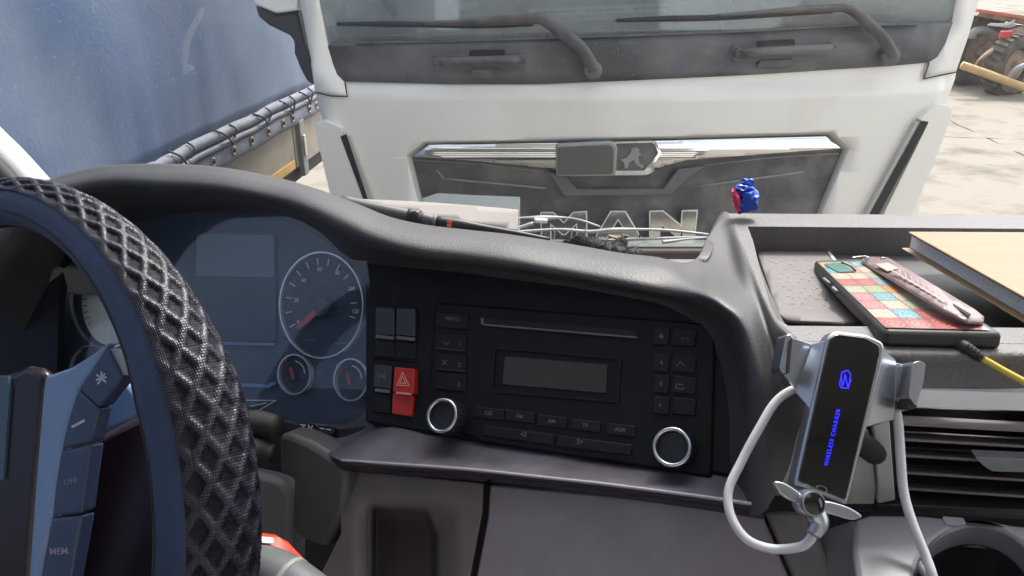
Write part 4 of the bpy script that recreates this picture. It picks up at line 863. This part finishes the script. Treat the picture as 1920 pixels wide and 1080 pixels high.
# air vent
av = sheet("air_vent", [(1670, 764), (2150, 779), (2150, 985), (1670, 962)], VPl, -.045, .004, ventm, da)
for k, y in enumerate((793, 822, 852, 884, 914, 943)):
    sl0 = 12 / 223
    def row(yy, off): return [VPl(x, yy + (x - 1697) * sl0 * (1 + k * .06), off) for x in (1690, 1780, 1870, 1960, 2140)]
    top = row(y, -.004); bk = row(y - 14, -.036); t2 = [p + V((0, 0, -.0022)) for p in top]; b2 = [p + V((0, 0, -.0022)) for p in bk]
    grid("slat", [bk, top, t2, b2], slatm, av, smooth=False)
sheet("vent_tab", rnd([(1828, 856), (1960, 862), (1960, 887), (1860, 884), (1842, 872)], 3), VPl, .006, .008, cupm, da, bevel=.002)
sheet("vent_frame_bottom", [(1640, 946), (2150, 968), (2150, 985), (1640, 962)], VPl, .0, .02, ventm, da, bevel=.002)
sheet("passenger_panel", [(2150, 780), (3000, 806), (3050, 1400), (2150, 1400)], VPl, -.004, .03, panel_shaded, da, bevel=.006)
# satin plates beside the vent
sheet("trim_plate", rnd([(1461, 776), (1520, 778), (1500, 934), (1452, 930)], 4), VPl, .0, .03, silver2, da, bevel=.003)
sheet("trim_plate", rnd([(1590, 802), (1630, 808), (1643, 912), (1640, 946), (1560, 946)], 4), VPl, -.002, .03, silver2, da, bevel=.003)
sheet("trim_plate", rnd([(1637, 800), (1668, 790), (1679, 938), (1645, 945), (1647, 912)], 4), VPl, .001, .03, silver2, da, bevel=.003)
sheet("vent_surround", [(1436, 735), (1700, 735), (1692, 764), (1690, 962), (1420, 962), (1420, 800)], VPl, -.008, .03, ventm, da, bevel=.003)
# cup holder
CH = Pl((1650, 985, .492), (1900, 992, .487), (1700, 1080, .452))
he = ell(1832, 1094, 118, 112, 40)
half = len(he) // 2
top_piece = [(1602, 974), (1629, 964), (1727, 965), (1920, 985), (2100, 1003), (2140, 1094)] + he[0:half + 1] + [(1610, 1094), (1600, 1030)]
bot_piece = [(1610, 1094)] + he[half:] + [he[0]] + [(2140, 1094), (2140, 1320), (1640, 1320)]
sheet("cup_holder", [top_piece, bot_piece], CH, 0, .02, cupm, da, bevel=.003)
hp = [CH(x, y, -.001) for x, y in he]; hb = [p + V((0, 0, -.075)) - V((0, 0, 0)) for p in hp]
mk("cup_well", hp + hb, [[i, (i + 1) % 40, (i + 1) % 40 + 40, i + 40] for i in range(40)] + [list(range(40, 80))], mat("well_black", (.018, .015, .016), .6), da, True)
sheet("worn_chip", rnd([(1767, 968), (1806, 971), (1812, 983), (1790, 986), (1772, 982)], 3), CH, .0008, .001, edgem, da)
sheet("console_flank", [(1516, 1012), (1545, 990), (1602, 972), (1612, 1030), (1622, 1100), (1655, 1320), (1500, 1320), (1505, 1100)], Pl((1602, 980, .493), (1520, 1020, .515), (1610, 1200, .45)), -.002, .02, panel_shaded, da, bevel=.003)
# ledge behind the hood
box("dash_ledge", (-.12, .62, 1.79), (1.5, .93, 1.83), dashtop, da, .005); box("dash_ledge", (-.9, .895, 1.79), (-.122, .935, 1.83), dashtop, da, .005)
tube("dash_body", [V((-.1, .80, 1.60)), V((1.5, .80, 1.60))], .12, fascia_m, da, n=10, sub=1)

# ================================================================ STEERING WHEEL
WC = CAM + V((-.4089, .4839, -.3924)); wa = V((.8768476, -.48076844, 0)); wb = V((.17264352, .3148752, .93329943)); wn = V((-.4487, -.81836, .3591)); WR = .23
sw_ = thing("steering_wheel", "steering wheel in a quilted diamond cover with blue lining and button spoke", "steering wheel", tuple(WC))
def tube_r(t):
    pts = [(-.8, .030), (-.2, .033), (.06, .0345), (.26, .0345), (.6, .0342), (.8, .0300), (1.0, .0270), (1.22, .0240), (1.47, .0215), (1.79, .0195), (2.4, .024), (3.14, .03), (4.5, .03), (5.48, .030)]
    t = (t + .8) % (2 * math.pi) - .8
    for (a, ra), (b, rb_) in zip(pts[:-1], pts[1:]):
        if a <= t <= b: return ra + (rb_ - ra) * (t - a) / (b - a)
    return .03
def rim_mesh(name, a0, a1, m, nu, nv, puff, dr=0, uv=False):
    vs = []; uvs = []; att = []
    for i in range(nu):
        t = 2 * math.pi * i / nu; d = wa * math.cos(t) + wb * math.sin(t); r = tube_r(t) + dr
        for j in range(nv + 1):
            f_ = j / nv; a = a0 + (a1 - a0) * f_
            u_, v_ = i / nu * NU, (a / (2 * math.pi)) * NV
            p, q = u_ + v_, u_ - v_; fp, fq = abs((p % 1) - .5), abs((q % 1) - .5)   # 0 at cell centre lines
            dia = 1 - max(fp, fq) * 2     # 1 at centre of the diamond, 0 at its border
            h = puff * (-sstep((dia - .15) / .4)) + (.0006 * math.sin(p * 20) * math.sin(q * 20) if puff else 0)
            e = sstep(min(f_, 1 - f_) * 12) if puff else 1
            vs.append(WC + d * WR + (d * math.cos(a) + wn * math.sin(a)) * (r + h * e)); uvs.append((i / nu, a / (2 * math.pi))); att.append(dia)
    F = [[i * (nv + 1) + j, i * (nv + 1) + j + 1, ((i + 1) % nu) * (nv + 1) + j + 1, ((i + 1) % nu) * (nv + 1) + j] for i in range(nu) for j in range(nv)]
    return mk(name, vs, F, m, sw_, True, uvs=uvs, attr=("dia", att))
rim_mesh("wheel_cover", rad(-165), rad(62), cover_m, 900, 100, .0026)
rim_mesh("rim_lining", rad(56), rad(212), rimblue, 240, 24, 0, dr=-.0015)
# stitching seam on the lining
tube("seam", [WC + (wa * math.cos(t) + wb * math.sin(t)) * WR + ((wa * math.cos(t) + wb * math.sin(t)) * math.cos(rad(112)) + wn * math.sin(rad(112))) * (tube_r(t) - .0012) for t in [2 * math.pi * i / 72 for i in range(72)]], .0007, rubber, sw_, closed=True, n=6, sub=2)
WPn = Pl(WC, WC + wa, WC + wb); WPn.n = wn
# hub and spoke
hub_ol = [(-320, 760), (-200, 700), (-60, 705), (0, 706), (25, 698), (45, 688), (66, 692), (82, 706), (80, 730), (68, 860), (55, 1000), (48, 1120), (30, 1300), (-320, 1300)]
sheet("hub", hub_ol, WPn, .002, .012, hubm, sw_, bevel=.005)
sheet("hub_side", [(-10, 712), (14, 706), (18, 730), (6, 900), (-10, 900)], WPn, .004, .008, mat("hub_teal", (.05, .09, .13), .4), sw_)
lt_ol = [(200, 642), (186, 668), (152, 722), (128, 780), (112, 845), (98, 945), (72, 1090), (50, 1250), (20, 1250), (52, 1090), (66, 900), (80, 730), (84, 706), (130, 690), (170, 665)]
sheet("spoke_trim", lt_ol, WPn, .006, .010, spoke_lt, sw_, bevel=.003)
b1 = sheet("spoke_button", [(202, 652), (229, 709), (185, 765), (146, 729), (172, 694)], WPn, .007, .012, spoke_dk, sw_, bevel=.002)
b2 = sheet("spoke_button", [(144, 731), (184, 767), (176, 800), (168, 830), (114, 843), (128, 785)], WPn, .007, .012, spoke_dk, sw_, bevel=.002)
b3 = sheet("spoke_button", [(113, 847), (168, 834), (160, 895), (152, 962), (97, 968), (104, 905)], WPn, .007, .012, spoke_dk, sw_, bevel=.002)
b4 = sheet("spoke_button", [(96, 972), (151, 967), (142, 1020), (128, 1100), (118, 1200), (55, 1200), (76, 1080)], WPn, .007, .012, spoke_dk, sw_, bevel=.002)
wpr = mat("wheel_print", (.42, .46, .55), .5)
strokes("phone_symbol", [[(182, 703), (198, 716)], [(196, 701), (184, 719)], [(190, 698), (191, 710)], [(181, 712), (199, 707)]], 3.6, WPn, wpr, b1, off=.0078)
strokes("minus_symbol", [[(136, 800), (157, 789)]], 5, WPn, wpr, b2, off=.0078)
text("lettering", "OFF", WPn, 132, 903, 11, -12, mat("wheel_print_dim", (.20, .22, .30), .5), b3, off=.0078, sx=1.0, bold=.01); text("lettering", "MEM.", WPn, 112, 1034, 13, -3, mat("wheel_print_pink", (.34, .30, .36), .5), b4, off=.0078, sx=.95, bold=.01)
sheet("blue_reflection", [(232, 714), (250, 735), (266, 775), (205, 800), (186, 810), (185, 772)], Pl((220, 760, .60), (260, 760, .59), (220, 800, .6)), 0, .01, spoke_lt, sw_, bevel=.003)  # plate stands for a blue reflection patch in the cluster glass
sheet("column_shroud", [(168, 818), (262, 772), (330, 760), (360, 1300), (60, 1300), (110, 1100)], Pl((220, 900, .63), (300, 900, .62), (220, 1050, .62)), 0, .05, hubm, sw_, bevel=.01)
# ================================================================ LOOSE THINGS
# snack wrapper
wp = thing("snack_wrapper", "small crumpled blue and pink foil wrapper on the tray's back rim", "wrapper", tuple(T1(1392, 399)))
def crumple(name, c, ax, sz, m, par, seed):
    bm = bmesh.new(); bmesh.ops.create_icosphere(bm, subdivisions=3, radius=1)
    for v in bm.verts:
        n_ = noise.noise(v.co * 1.6 + V((seed, 0, 0))) * .45 + noise.noise(v.co * 4 + V((0, seed, 0))) * .22
        q = v.co * (1 + n_); v.co = V((max(-.8, min(.8, q.x)), max(-.8, min(.8, q.y)), max(-.85, min(1.1, q.z))))
    vs = [c + RT * v.co.x * sz[0] + V((0, 1, 0)) * v.co.y * sz[1] + V((ax, 0, 1)) * v.co.z * sz[2] for v in bm.verts]; F = [[v.index for v in f.verts] for f in bm.faces]; bm.free()
    return mk(name, vs, F, m, par)
cW = T1(1398, 372, .0); cW = D(1398, 373, .775)
crumple("foil_body", D(1400, 377, .775), .1, (.0135, .012, .0125), wrapb, wp, 3); crumple("foil_fold", D(1396, 356, .775), -.2, (.0125, .009, .0060), wrapb, wp, 6); crumple("foil_side", D(1381, 380, .774), -.35, (.0048, .009, .013), wrapr, wp, 8); crumple("foil_tip", D(1399, 346, .775), .2, (.009, .005, .006), wrapb, wp, 5)
# book
BP = Pl(T1(1702, 434, .010), T1(1920, 438, .010), T1(1920, 556, .010))
bk_ = thing("book", "book with a pale wooden-look cover lying in the right end of the tray", "book", tuple(T1(1850, 500)))
def proj(p): q = p - CAM; d = q.dot(FW); return (960 + q.dot(RT) / d * FPX, 540 - q.dot(UP) / d * FPX)
c0 = BP(1702, 434); e1 = (BP(1920, 556) - c0).normalized(); e2 = (BP(1920, 438) - c0); e2 = (e2 - e1 * e2.dot(e1) * .55).normalized()
def quad(m0, m1, L=.235, W=.17): return [proj(c0 + e1 * a + e2 * b) for a, b in ((m0, m0), (m0, W - m1), (L - m1, W - m1), (L - m1, m0))]
bo = quad(0, 0)
sheet("front_cover", rnd(bo, 3), BP, .0, .0025, coverm, bk_, bevel=.0008)
inn = quad(.003, .003)
sheet("pages", inn, BP, -.0027, .0145, pagesm, bk_); sheet("back_cover", quad(-.001, -.001), lambda x, y, o: BP(x, y, 0) + BP.n * o, -.0174, .0025, coverm, bk_, bevel=.0008)
# phone
ph = thing("smartphone", "smartphone face down in a colourful tile-pattern case with a hand strap", "phone", tuple(T1(1700, 560)))
PH = Pl(T1(1650, 622, .012), T1(1860, 628, .012), T1(1535, 492, -.018))
po = rnd([(1524, 488), (1640, 484), (1662, 490), (1882, 625), (1664, 620), (1648, 612)], 9)
sheet("case", po, PH, 0, .011, phone_edge, ph, bevel=.003, smooth=True)
# printed back with uv
c4 = [(1533, 492), (1645, 488), (1858, 619), (1660, 614)]
vs = []; uvs = []; F = []; n_ = 10
for i in range(n_ + 1):
    for j in range(n_ + 1):
        u, v = i / n_, j / n_; a = V(c4[0]).lerp(V(c4[1]), u); b = V(c4[3]).lerp(V(c4[2]), u)
        A3, B3, C3, D3 = [PH(*q, .0008) for q in c4]; P3 = A3.lerp(B3, u).lerp(D3.lerp(C3, u), v); vs.append(P3); uvs.append((u, v))
F = [[i * (n_ + 1) + j, i * (n_ + 1) + j + 1, (i + 1) * (n_ + 1) + j + 1, (i + 1) * (n_ + 1) + j] for i in range(n_) for j in range(n_)]
mk("tile_print", vs, F, phonem, ph, uvs=uvs)
cm = sheet("camera_window", rnd([(1544, 494), (1576, 492), (1602, 508), (1572, 509)], 4), PH, .0022, .002, mat("camera_glass", (.13, .24, .22), .12), ph, bevel=.0005); tube("camera_rim", [PH(1578, 492, .003), PH(1596, 500, .003), PH(1604, 508, .003)], .0009, rubber, cm, n=6)
st_ = sheet("hand_strap", rnd([(1614, 488), (1624, 481), (1664, 482), (1672, 487), (1828, 580), (1846, 594), (1844, 603), (1812, 601), (1770, 580)], 4), PH, lambda x, y: .004 + .006 * math.sin(math.pi * min(1, max(0, (x - 1630) / 215))), .0022, strapm, ph, step=14, smooth=True)
sheet("strap_slot", rnd([(1779, 568), (1786, 568), (1821, 589), (1817, 593)], 2), PH, .0085, .0008, gapm, st_)
sheet("strap_patch", [(1641, 495), (1665, 492), (1686, 503), (1664, 508)], PH, .0090, .0008, mat("strap_patch_m", (.34, .28, .24), .4), st_)
strokes("strap_chevron", [[(1672 + k * 11, 507 + k * 6.6), (1689 + k * 11, 515 + k * 6.2), (1686 + k * 11, 505 + k * 6.3)] for k in range(9)], 2.2, PH, strapmark, st_, off=.0112)
for p in ((1626, 485), (1655, 486)): lathe("rivet", PH(*p, .006), PH.n, [(.0022, -.002), (.0022, .0006), (.0015, .0018), (.0003, .0022)], steel, st_, n=14)
tube("strap_ring", [PH(1598, 484, .003), PH(1612, 482, .004), PH(1624, 481, .004)], .0012, brass, st_, n=6)
for a, b in (((1545, 522), (1556, 532)), ((1562, 539), (1570, 547))): tube("side_button", [PH(*a, -.004), PH(*b, -.004)], .0012, greysteel, ph, n=6, sub=1)
# yellow charging cable
yc = thing("yellow_cable", "yellow cable with a ribbed black plug in the smartphone's end", "cable", tuple(D(1840, 675, .49)))
P0 = PH(1765, 630, -.004)
pl_ = tube("plug", [P0, D(1790, 640, .492), D(1815, 655, .486), D(1842, 673, .482)], [.0042, .0047, .0042, .0030], phone_edge, yc, n=14)
for k in range(5): tube("plug_rib", [D(1808 + k * 6.5, 651 + k * 4.2, .4865 - k * .001), D(1810 + k * 6.5, 652.3 + k * 4.2, .4862 - k * .001)], .0047 - k * .0003, rubber, pl_, n=14, sub=1)
tube("cord", [D(1838, 670, .483), D(1880, 694, .478), D(1930, 722, .472), D(2000, 770, .465), D(2060, 850, .47)], .0022, cabley, yc, n=12)
# wireless charger
PC = Pl((1600, 620, .462), (1540, 930, .440), (1650, 700, .458))
ch = thing("phone_charger", "silver winged phone holder with black glass face and blue lit lettering", "phone holder", tuple(D(1560, 900, .47)))
sheet("charger_body", rnd([(1553, 632), (1566, 620), (1626, 627), (1655, 640), (1661, 652), (1655, 690), (1590, 948), (1490, 910)], 8), PC, .0, .012, alum, ch, bevel=.003)
fc = sheet("glass_face", rnd([(1557, 634), (1570, 626), (1624, 633), (1650, 648), (1650, 664), (1586, 938), (1497, 903)], 6), PC, .0012, .003, glossblk, ch, bevel=.0006)
SPC = 1.28
def chan(name, s, cx, cy, h, ang): text(name, s, PC, cx, cy, h, ang, blueled, fc, off=.0016, sx=.92, bold=.0)
chan("lettering", "WIRELESS CHARGER", 1561, 820, 7.6, -77.5)
strokes("battery_symbol", [[(1577, 727), (1574, 721), (1579, 697), (1583, 698)], [(1591, 728), (1595, 703), (1590, 695)], [(1577, 727), (1591, 728)], [(1583, 698), (1584, 695), (1590, 695)], [(1577, 708), (1580, 724), (1585, 702), (1589, 724), (1596, 712)]], 1.6, PC, blueled, fc, off=.0016)
band("sensor_mark", PC, ell(1541, 917, 11, 6, 24, 20), ell(1541, 917, 9.5, 4.8, 24, 20), .0016, .0004, printm, fc)
lw = sheet("wing", rnd([(1522, 645), (1552, 637), (1524, 768), (1519, 768), (1491, 735)], 3), Pl(PC(1552, 640, -.002), PC(1522, 766, -.002), PC(1495, 700, -.014)), 0, .004, alum, ch, bevel=.001)
rw = sheet("wing", rnd([(1657, 652), (1681, 675), (1677, 788), (1625, 802), (1620, 796), (1650, 672)], 3), Pl(PC(1655, 655, -.002), PC(1622, 800, -.002), PC(1680, 730, -.014)), 0, .004, alum, ch, bevel=.001)
la = sheet("clamp_arm", rnd([(1482, 632), (1524, 646), (1494, 728), (1470, 704)], 2), PC, -.016, .003, alum, ch, bevel=.001)
sheet("clamp_jaw", rnd([(1475, 627), (1486, 626), (1478, 700), (1466, 699), (1462, 690)], 4), PC, -.004, .014, alum, la, bevel=.002); sheet("jaw_pad", rnd([(1480, 640), (1486, 632), (1480, 700), (1475, 700)], 2), PC, -.003, .012, rubber, la)
ra = sheet("clamp_arm", rnd([(1679, 680), (1712, 686), (1706, 768), (1676, 775)], 2), PC, -.016, .003, alum, ch, bevel=.001)
sheet("clamp_jaw", rnd([(1711, 681), (1724, 676), (1736, 682), (1732, 715), (1718, 762), (1704, 742)], 5), PC, -.002, .014, alum, ra, bevel=.002); sheet("jaw_foot", rnd([(1704, 742), (1720, 762), (1712, 768), (1702, 766)], 2), PC, -.004, .010, rubber, ra)
hubc = PC(1527, 945, .010); 
hb_ = lathe("hub_ring", hubc - PC.n * .012, PC.n, [(.0078, 0), (.0078, .010), (.0070, .012), (.0062, .012), (.0062, .004)], alum, ch, n=32); lathe("hub_cap", hubc - PC.n * .012, PC.n, [(.0060, .002), (.0060, .011), (.003, .0118)], glossblk, hb_, n=28)
sheet("blade", cr([(1452, 904), (1470, 905), (1495, 920), (1512, 935), (1508, 946), (1480, 938), (1460, 922)], 4, True), PC, .004, .003, alum, ch, bevel=.001)
sheet("blade", cr([(1545, 940), (1575, 945), (1600, 955), (1618, 969), (1598, 975), (1570, 968), (1547, 960)], 4, True), PC, .004, .003, alum, ch, bevel=.001)
tube("mount_arm", [PC(1560, 800, -.012), PC(1600, 820, -.03), VPl(1640, 850, -.002)], [.008, .008, .008], rubber, ch, n=12)
tube("stem", [PC(1528, 962, .0), PC(1535, 980, .0), PC(1524, 1003, .0)], [.0062, .0058, .0042], alum, ch, n=16)
SPC = 1.0
# white cable of the charger
wc = thing("white_cable", "white charging cable looping under the silver phone holder", "cable", tuple(D(1447, 1029, .45)))
tube("cord", [D(1524, 1000, .442), D(1518, 1013, .442), D(1498, 1026, .444), (D(1447, 1029, .448)), D(1400, 1011, .452), D(1371, 969, .458), D(1366, 920, .464), D(1390, 866, .468), D(1421, 808, .470), D(1456, 752, .474), D(1496, 728, .476), D(1520, 740, .478)], .0028, cablew, wc, n=12)
tube("cord", [D(1668, 760, .476), D(1682, 778, .474), D(1688, 849, .472), D(1694, 920, .468), D(1710, 978, .462), D(1736, 1044, .455), D(1752, 1092, .45), D(1780, 1200, .45)], .0029, cablew, wc, n=12)
tube("cord", [D(1712, 1040, .470), D(1722, 1060, .470), D(1745, 1095, .47), D(1760, 1150, .47)], .0026, cablew, wc, n=10)
# papers, torch, fleece behind the hood
pp = thing("paper_stack", "folded pale paper in a clear sleeve, tucked behind the gauge hood", "papers", tuple(D(820, 415, .80)))
PPn = Pl((700, 385, .82), (970, 410, .80), (820, 370, .84))
sheet("paper_sheet", [(648, 372), (751, 376), (820, 380), (897, 386), (972, 393), (970, 433), (940, 427), (900, 421), (860, 413), (819, 407), (760, 396), (700, 384)], PPn, lambda x, y: .006 * math.sin((x - 650) / 60.) , .004, paperm, pp, step=14, smooth=True)
sheet("clear_sleeve", [(820, 362), (900, 366), (975, 369), (975, 436), (968, 436), (900, 424), (810, 400), (790, 372)], PPn, -.010, .0006, folder_m, pp)
to = thing("torch", "black torch with a grey head and pale ring, lying behind the gauge hood", "torch", tuple(D(840, 425, .78)))
def tt(name, pts, m, par, d=.785, n=18): return tube(name, [D(x, y, d + (x - 850) * -6e-5) for x, y, _ in pts], [r * d / FPX for *_, r in pts], m, par, n=n, sub=3)
tt("torch_head", [(640, 378, 13), (700, 392, 14), (765, 405, 13), (790, 409, 12)], torch_g, to); tt("torch_collar", [(765, 405, 14.5), (788, 409, 14.5)], torch_b, to); lathe("torch_switch", D(777, 405, .775), V((0, -1, .4)), [(.0050, 0), (.0050, .004), (.003, .005)], rubber, to, n=16)
tt("torch_neck", [(788, 409, 12), (815, 415, 11)], torch_g, to); tt("torch_ring", [(814, 415, 12), (819, 416, 12)], paperm, to); tt("torch_handle", [(819, 416, 11.5), (860, 421, 11), (900, 427, 8), (980, 440, 5.5), (1032, 450, 4.5)], torch_b, to)
TQ = Pl((850, 423, .772), (900, 430, .769), (850, 410, .775)); text("lettering", "IIE", TQ, 843, 416, 6, 9, redstrap, to, sx=1.1, bold=.02); text("lettering", "SEI", TQ, 842, 423, 5, 9, redstrap, to, sx=1.1, bold=.02)
fl = thing("grey_fleece_cloth", "fuzzy dark grey cloth bunched on the dash ledge below the windscreen", "cloth", tuple(D(1140, 475, .8)))
vs = []; F = []; rf = random.Random(11)
blobs = [(1085, 455, .79, 15), (1110, 460, .785, 15), (1135, 470, .78, 17), (1160, 474, .775, 18), (1185, 480, .77, 17), (1165, 460, .79, 12), (1068, 458, .79, 9)]
bm = bmesh.new()
for bx, by, bd, br in blobs:
    mtx = Matrix.Translation(D(bx, by, bd)) @ Matrix.Scale(br * bd / FPX, 4); bmesh.ops.create_icosphere(bm, subdivisions=3, radius=1, matrix=mtx)
for v in bm.verts: v.co += V((noise.noise(v.co * 150), noise.noise(v.co * 150 + V((5, 0, 0))), noise.noise(v.co * 150 + V((0, 7, 0))))) * .0035
vs = [v.co.copy() for v in bm.verts]; F = [[v.index for v in f.verts] for f in bm.faces]; bm.free()
mk("cloth_body", vs, F, fleece, fl, True)
fv = []; ff = []
for _ in range(5200):
    p = rf.choice(vs); d = V((rf.gauss(0, 1), rf.gauss(0, 1), rf.gauss(.4, 1))).normalized() * (.0025 + rf.random() * .003); s = d.orthogonal().normalized() * .00035; b0 = len(fv); fv += [p - s, p + s, p + d]; ff.append([b0, b0 + 1, b0 + 2])
fz = mk("fuzz", fv, ff, fleece, fl); fz["kind"] = "stuff"
# red strap and grey bottle low left
rsx = thing("red_strap", "bright red strap with a white label beside the steering wheel", "strap", tuple(D(520, 1010, .62)))
RS = Pl((520, 1010, .63), (600, 1080, .60), (470, 1030, .62))
sheet("webbing", [(440, 996), (482, 998), (515, 1002), (540, 1016), (570, 1048), (605, 1084), (640, 1150), (585, 1150), (560, 1084), (540, 1062), (515, 1044), (482, 1034), (440, 1030)], RS, lambda x, y: .003 * math.sin(x / 18.), .003, redstrap, rsx, step=12, smooth=True)
sheet("label", rnd([(470, 1004), (512, 1008), (513, 1019), (470, 1015)], 2), RS, .005, .001, printw, rsx)
gb = thing("grey_bottle", "grey plastic cylinder under the red strap at the bottom edge", "bottle", tuple(D(530, 1080, .60)))
tube("bottle_body", [D(440, 1050, .64), D(490, 1062, .62), D(540, 1085, .60), D(600, 1130, .58)], [.018, .018, .018, .018], mat("bottle_grey", (.12, .125, .13), .4), gb, n=24); tube("bottle_band", [D(541, 1085, .5985), D(549, 1090, .5965)], .0183, greysteel, gb, n=24, sub=1)
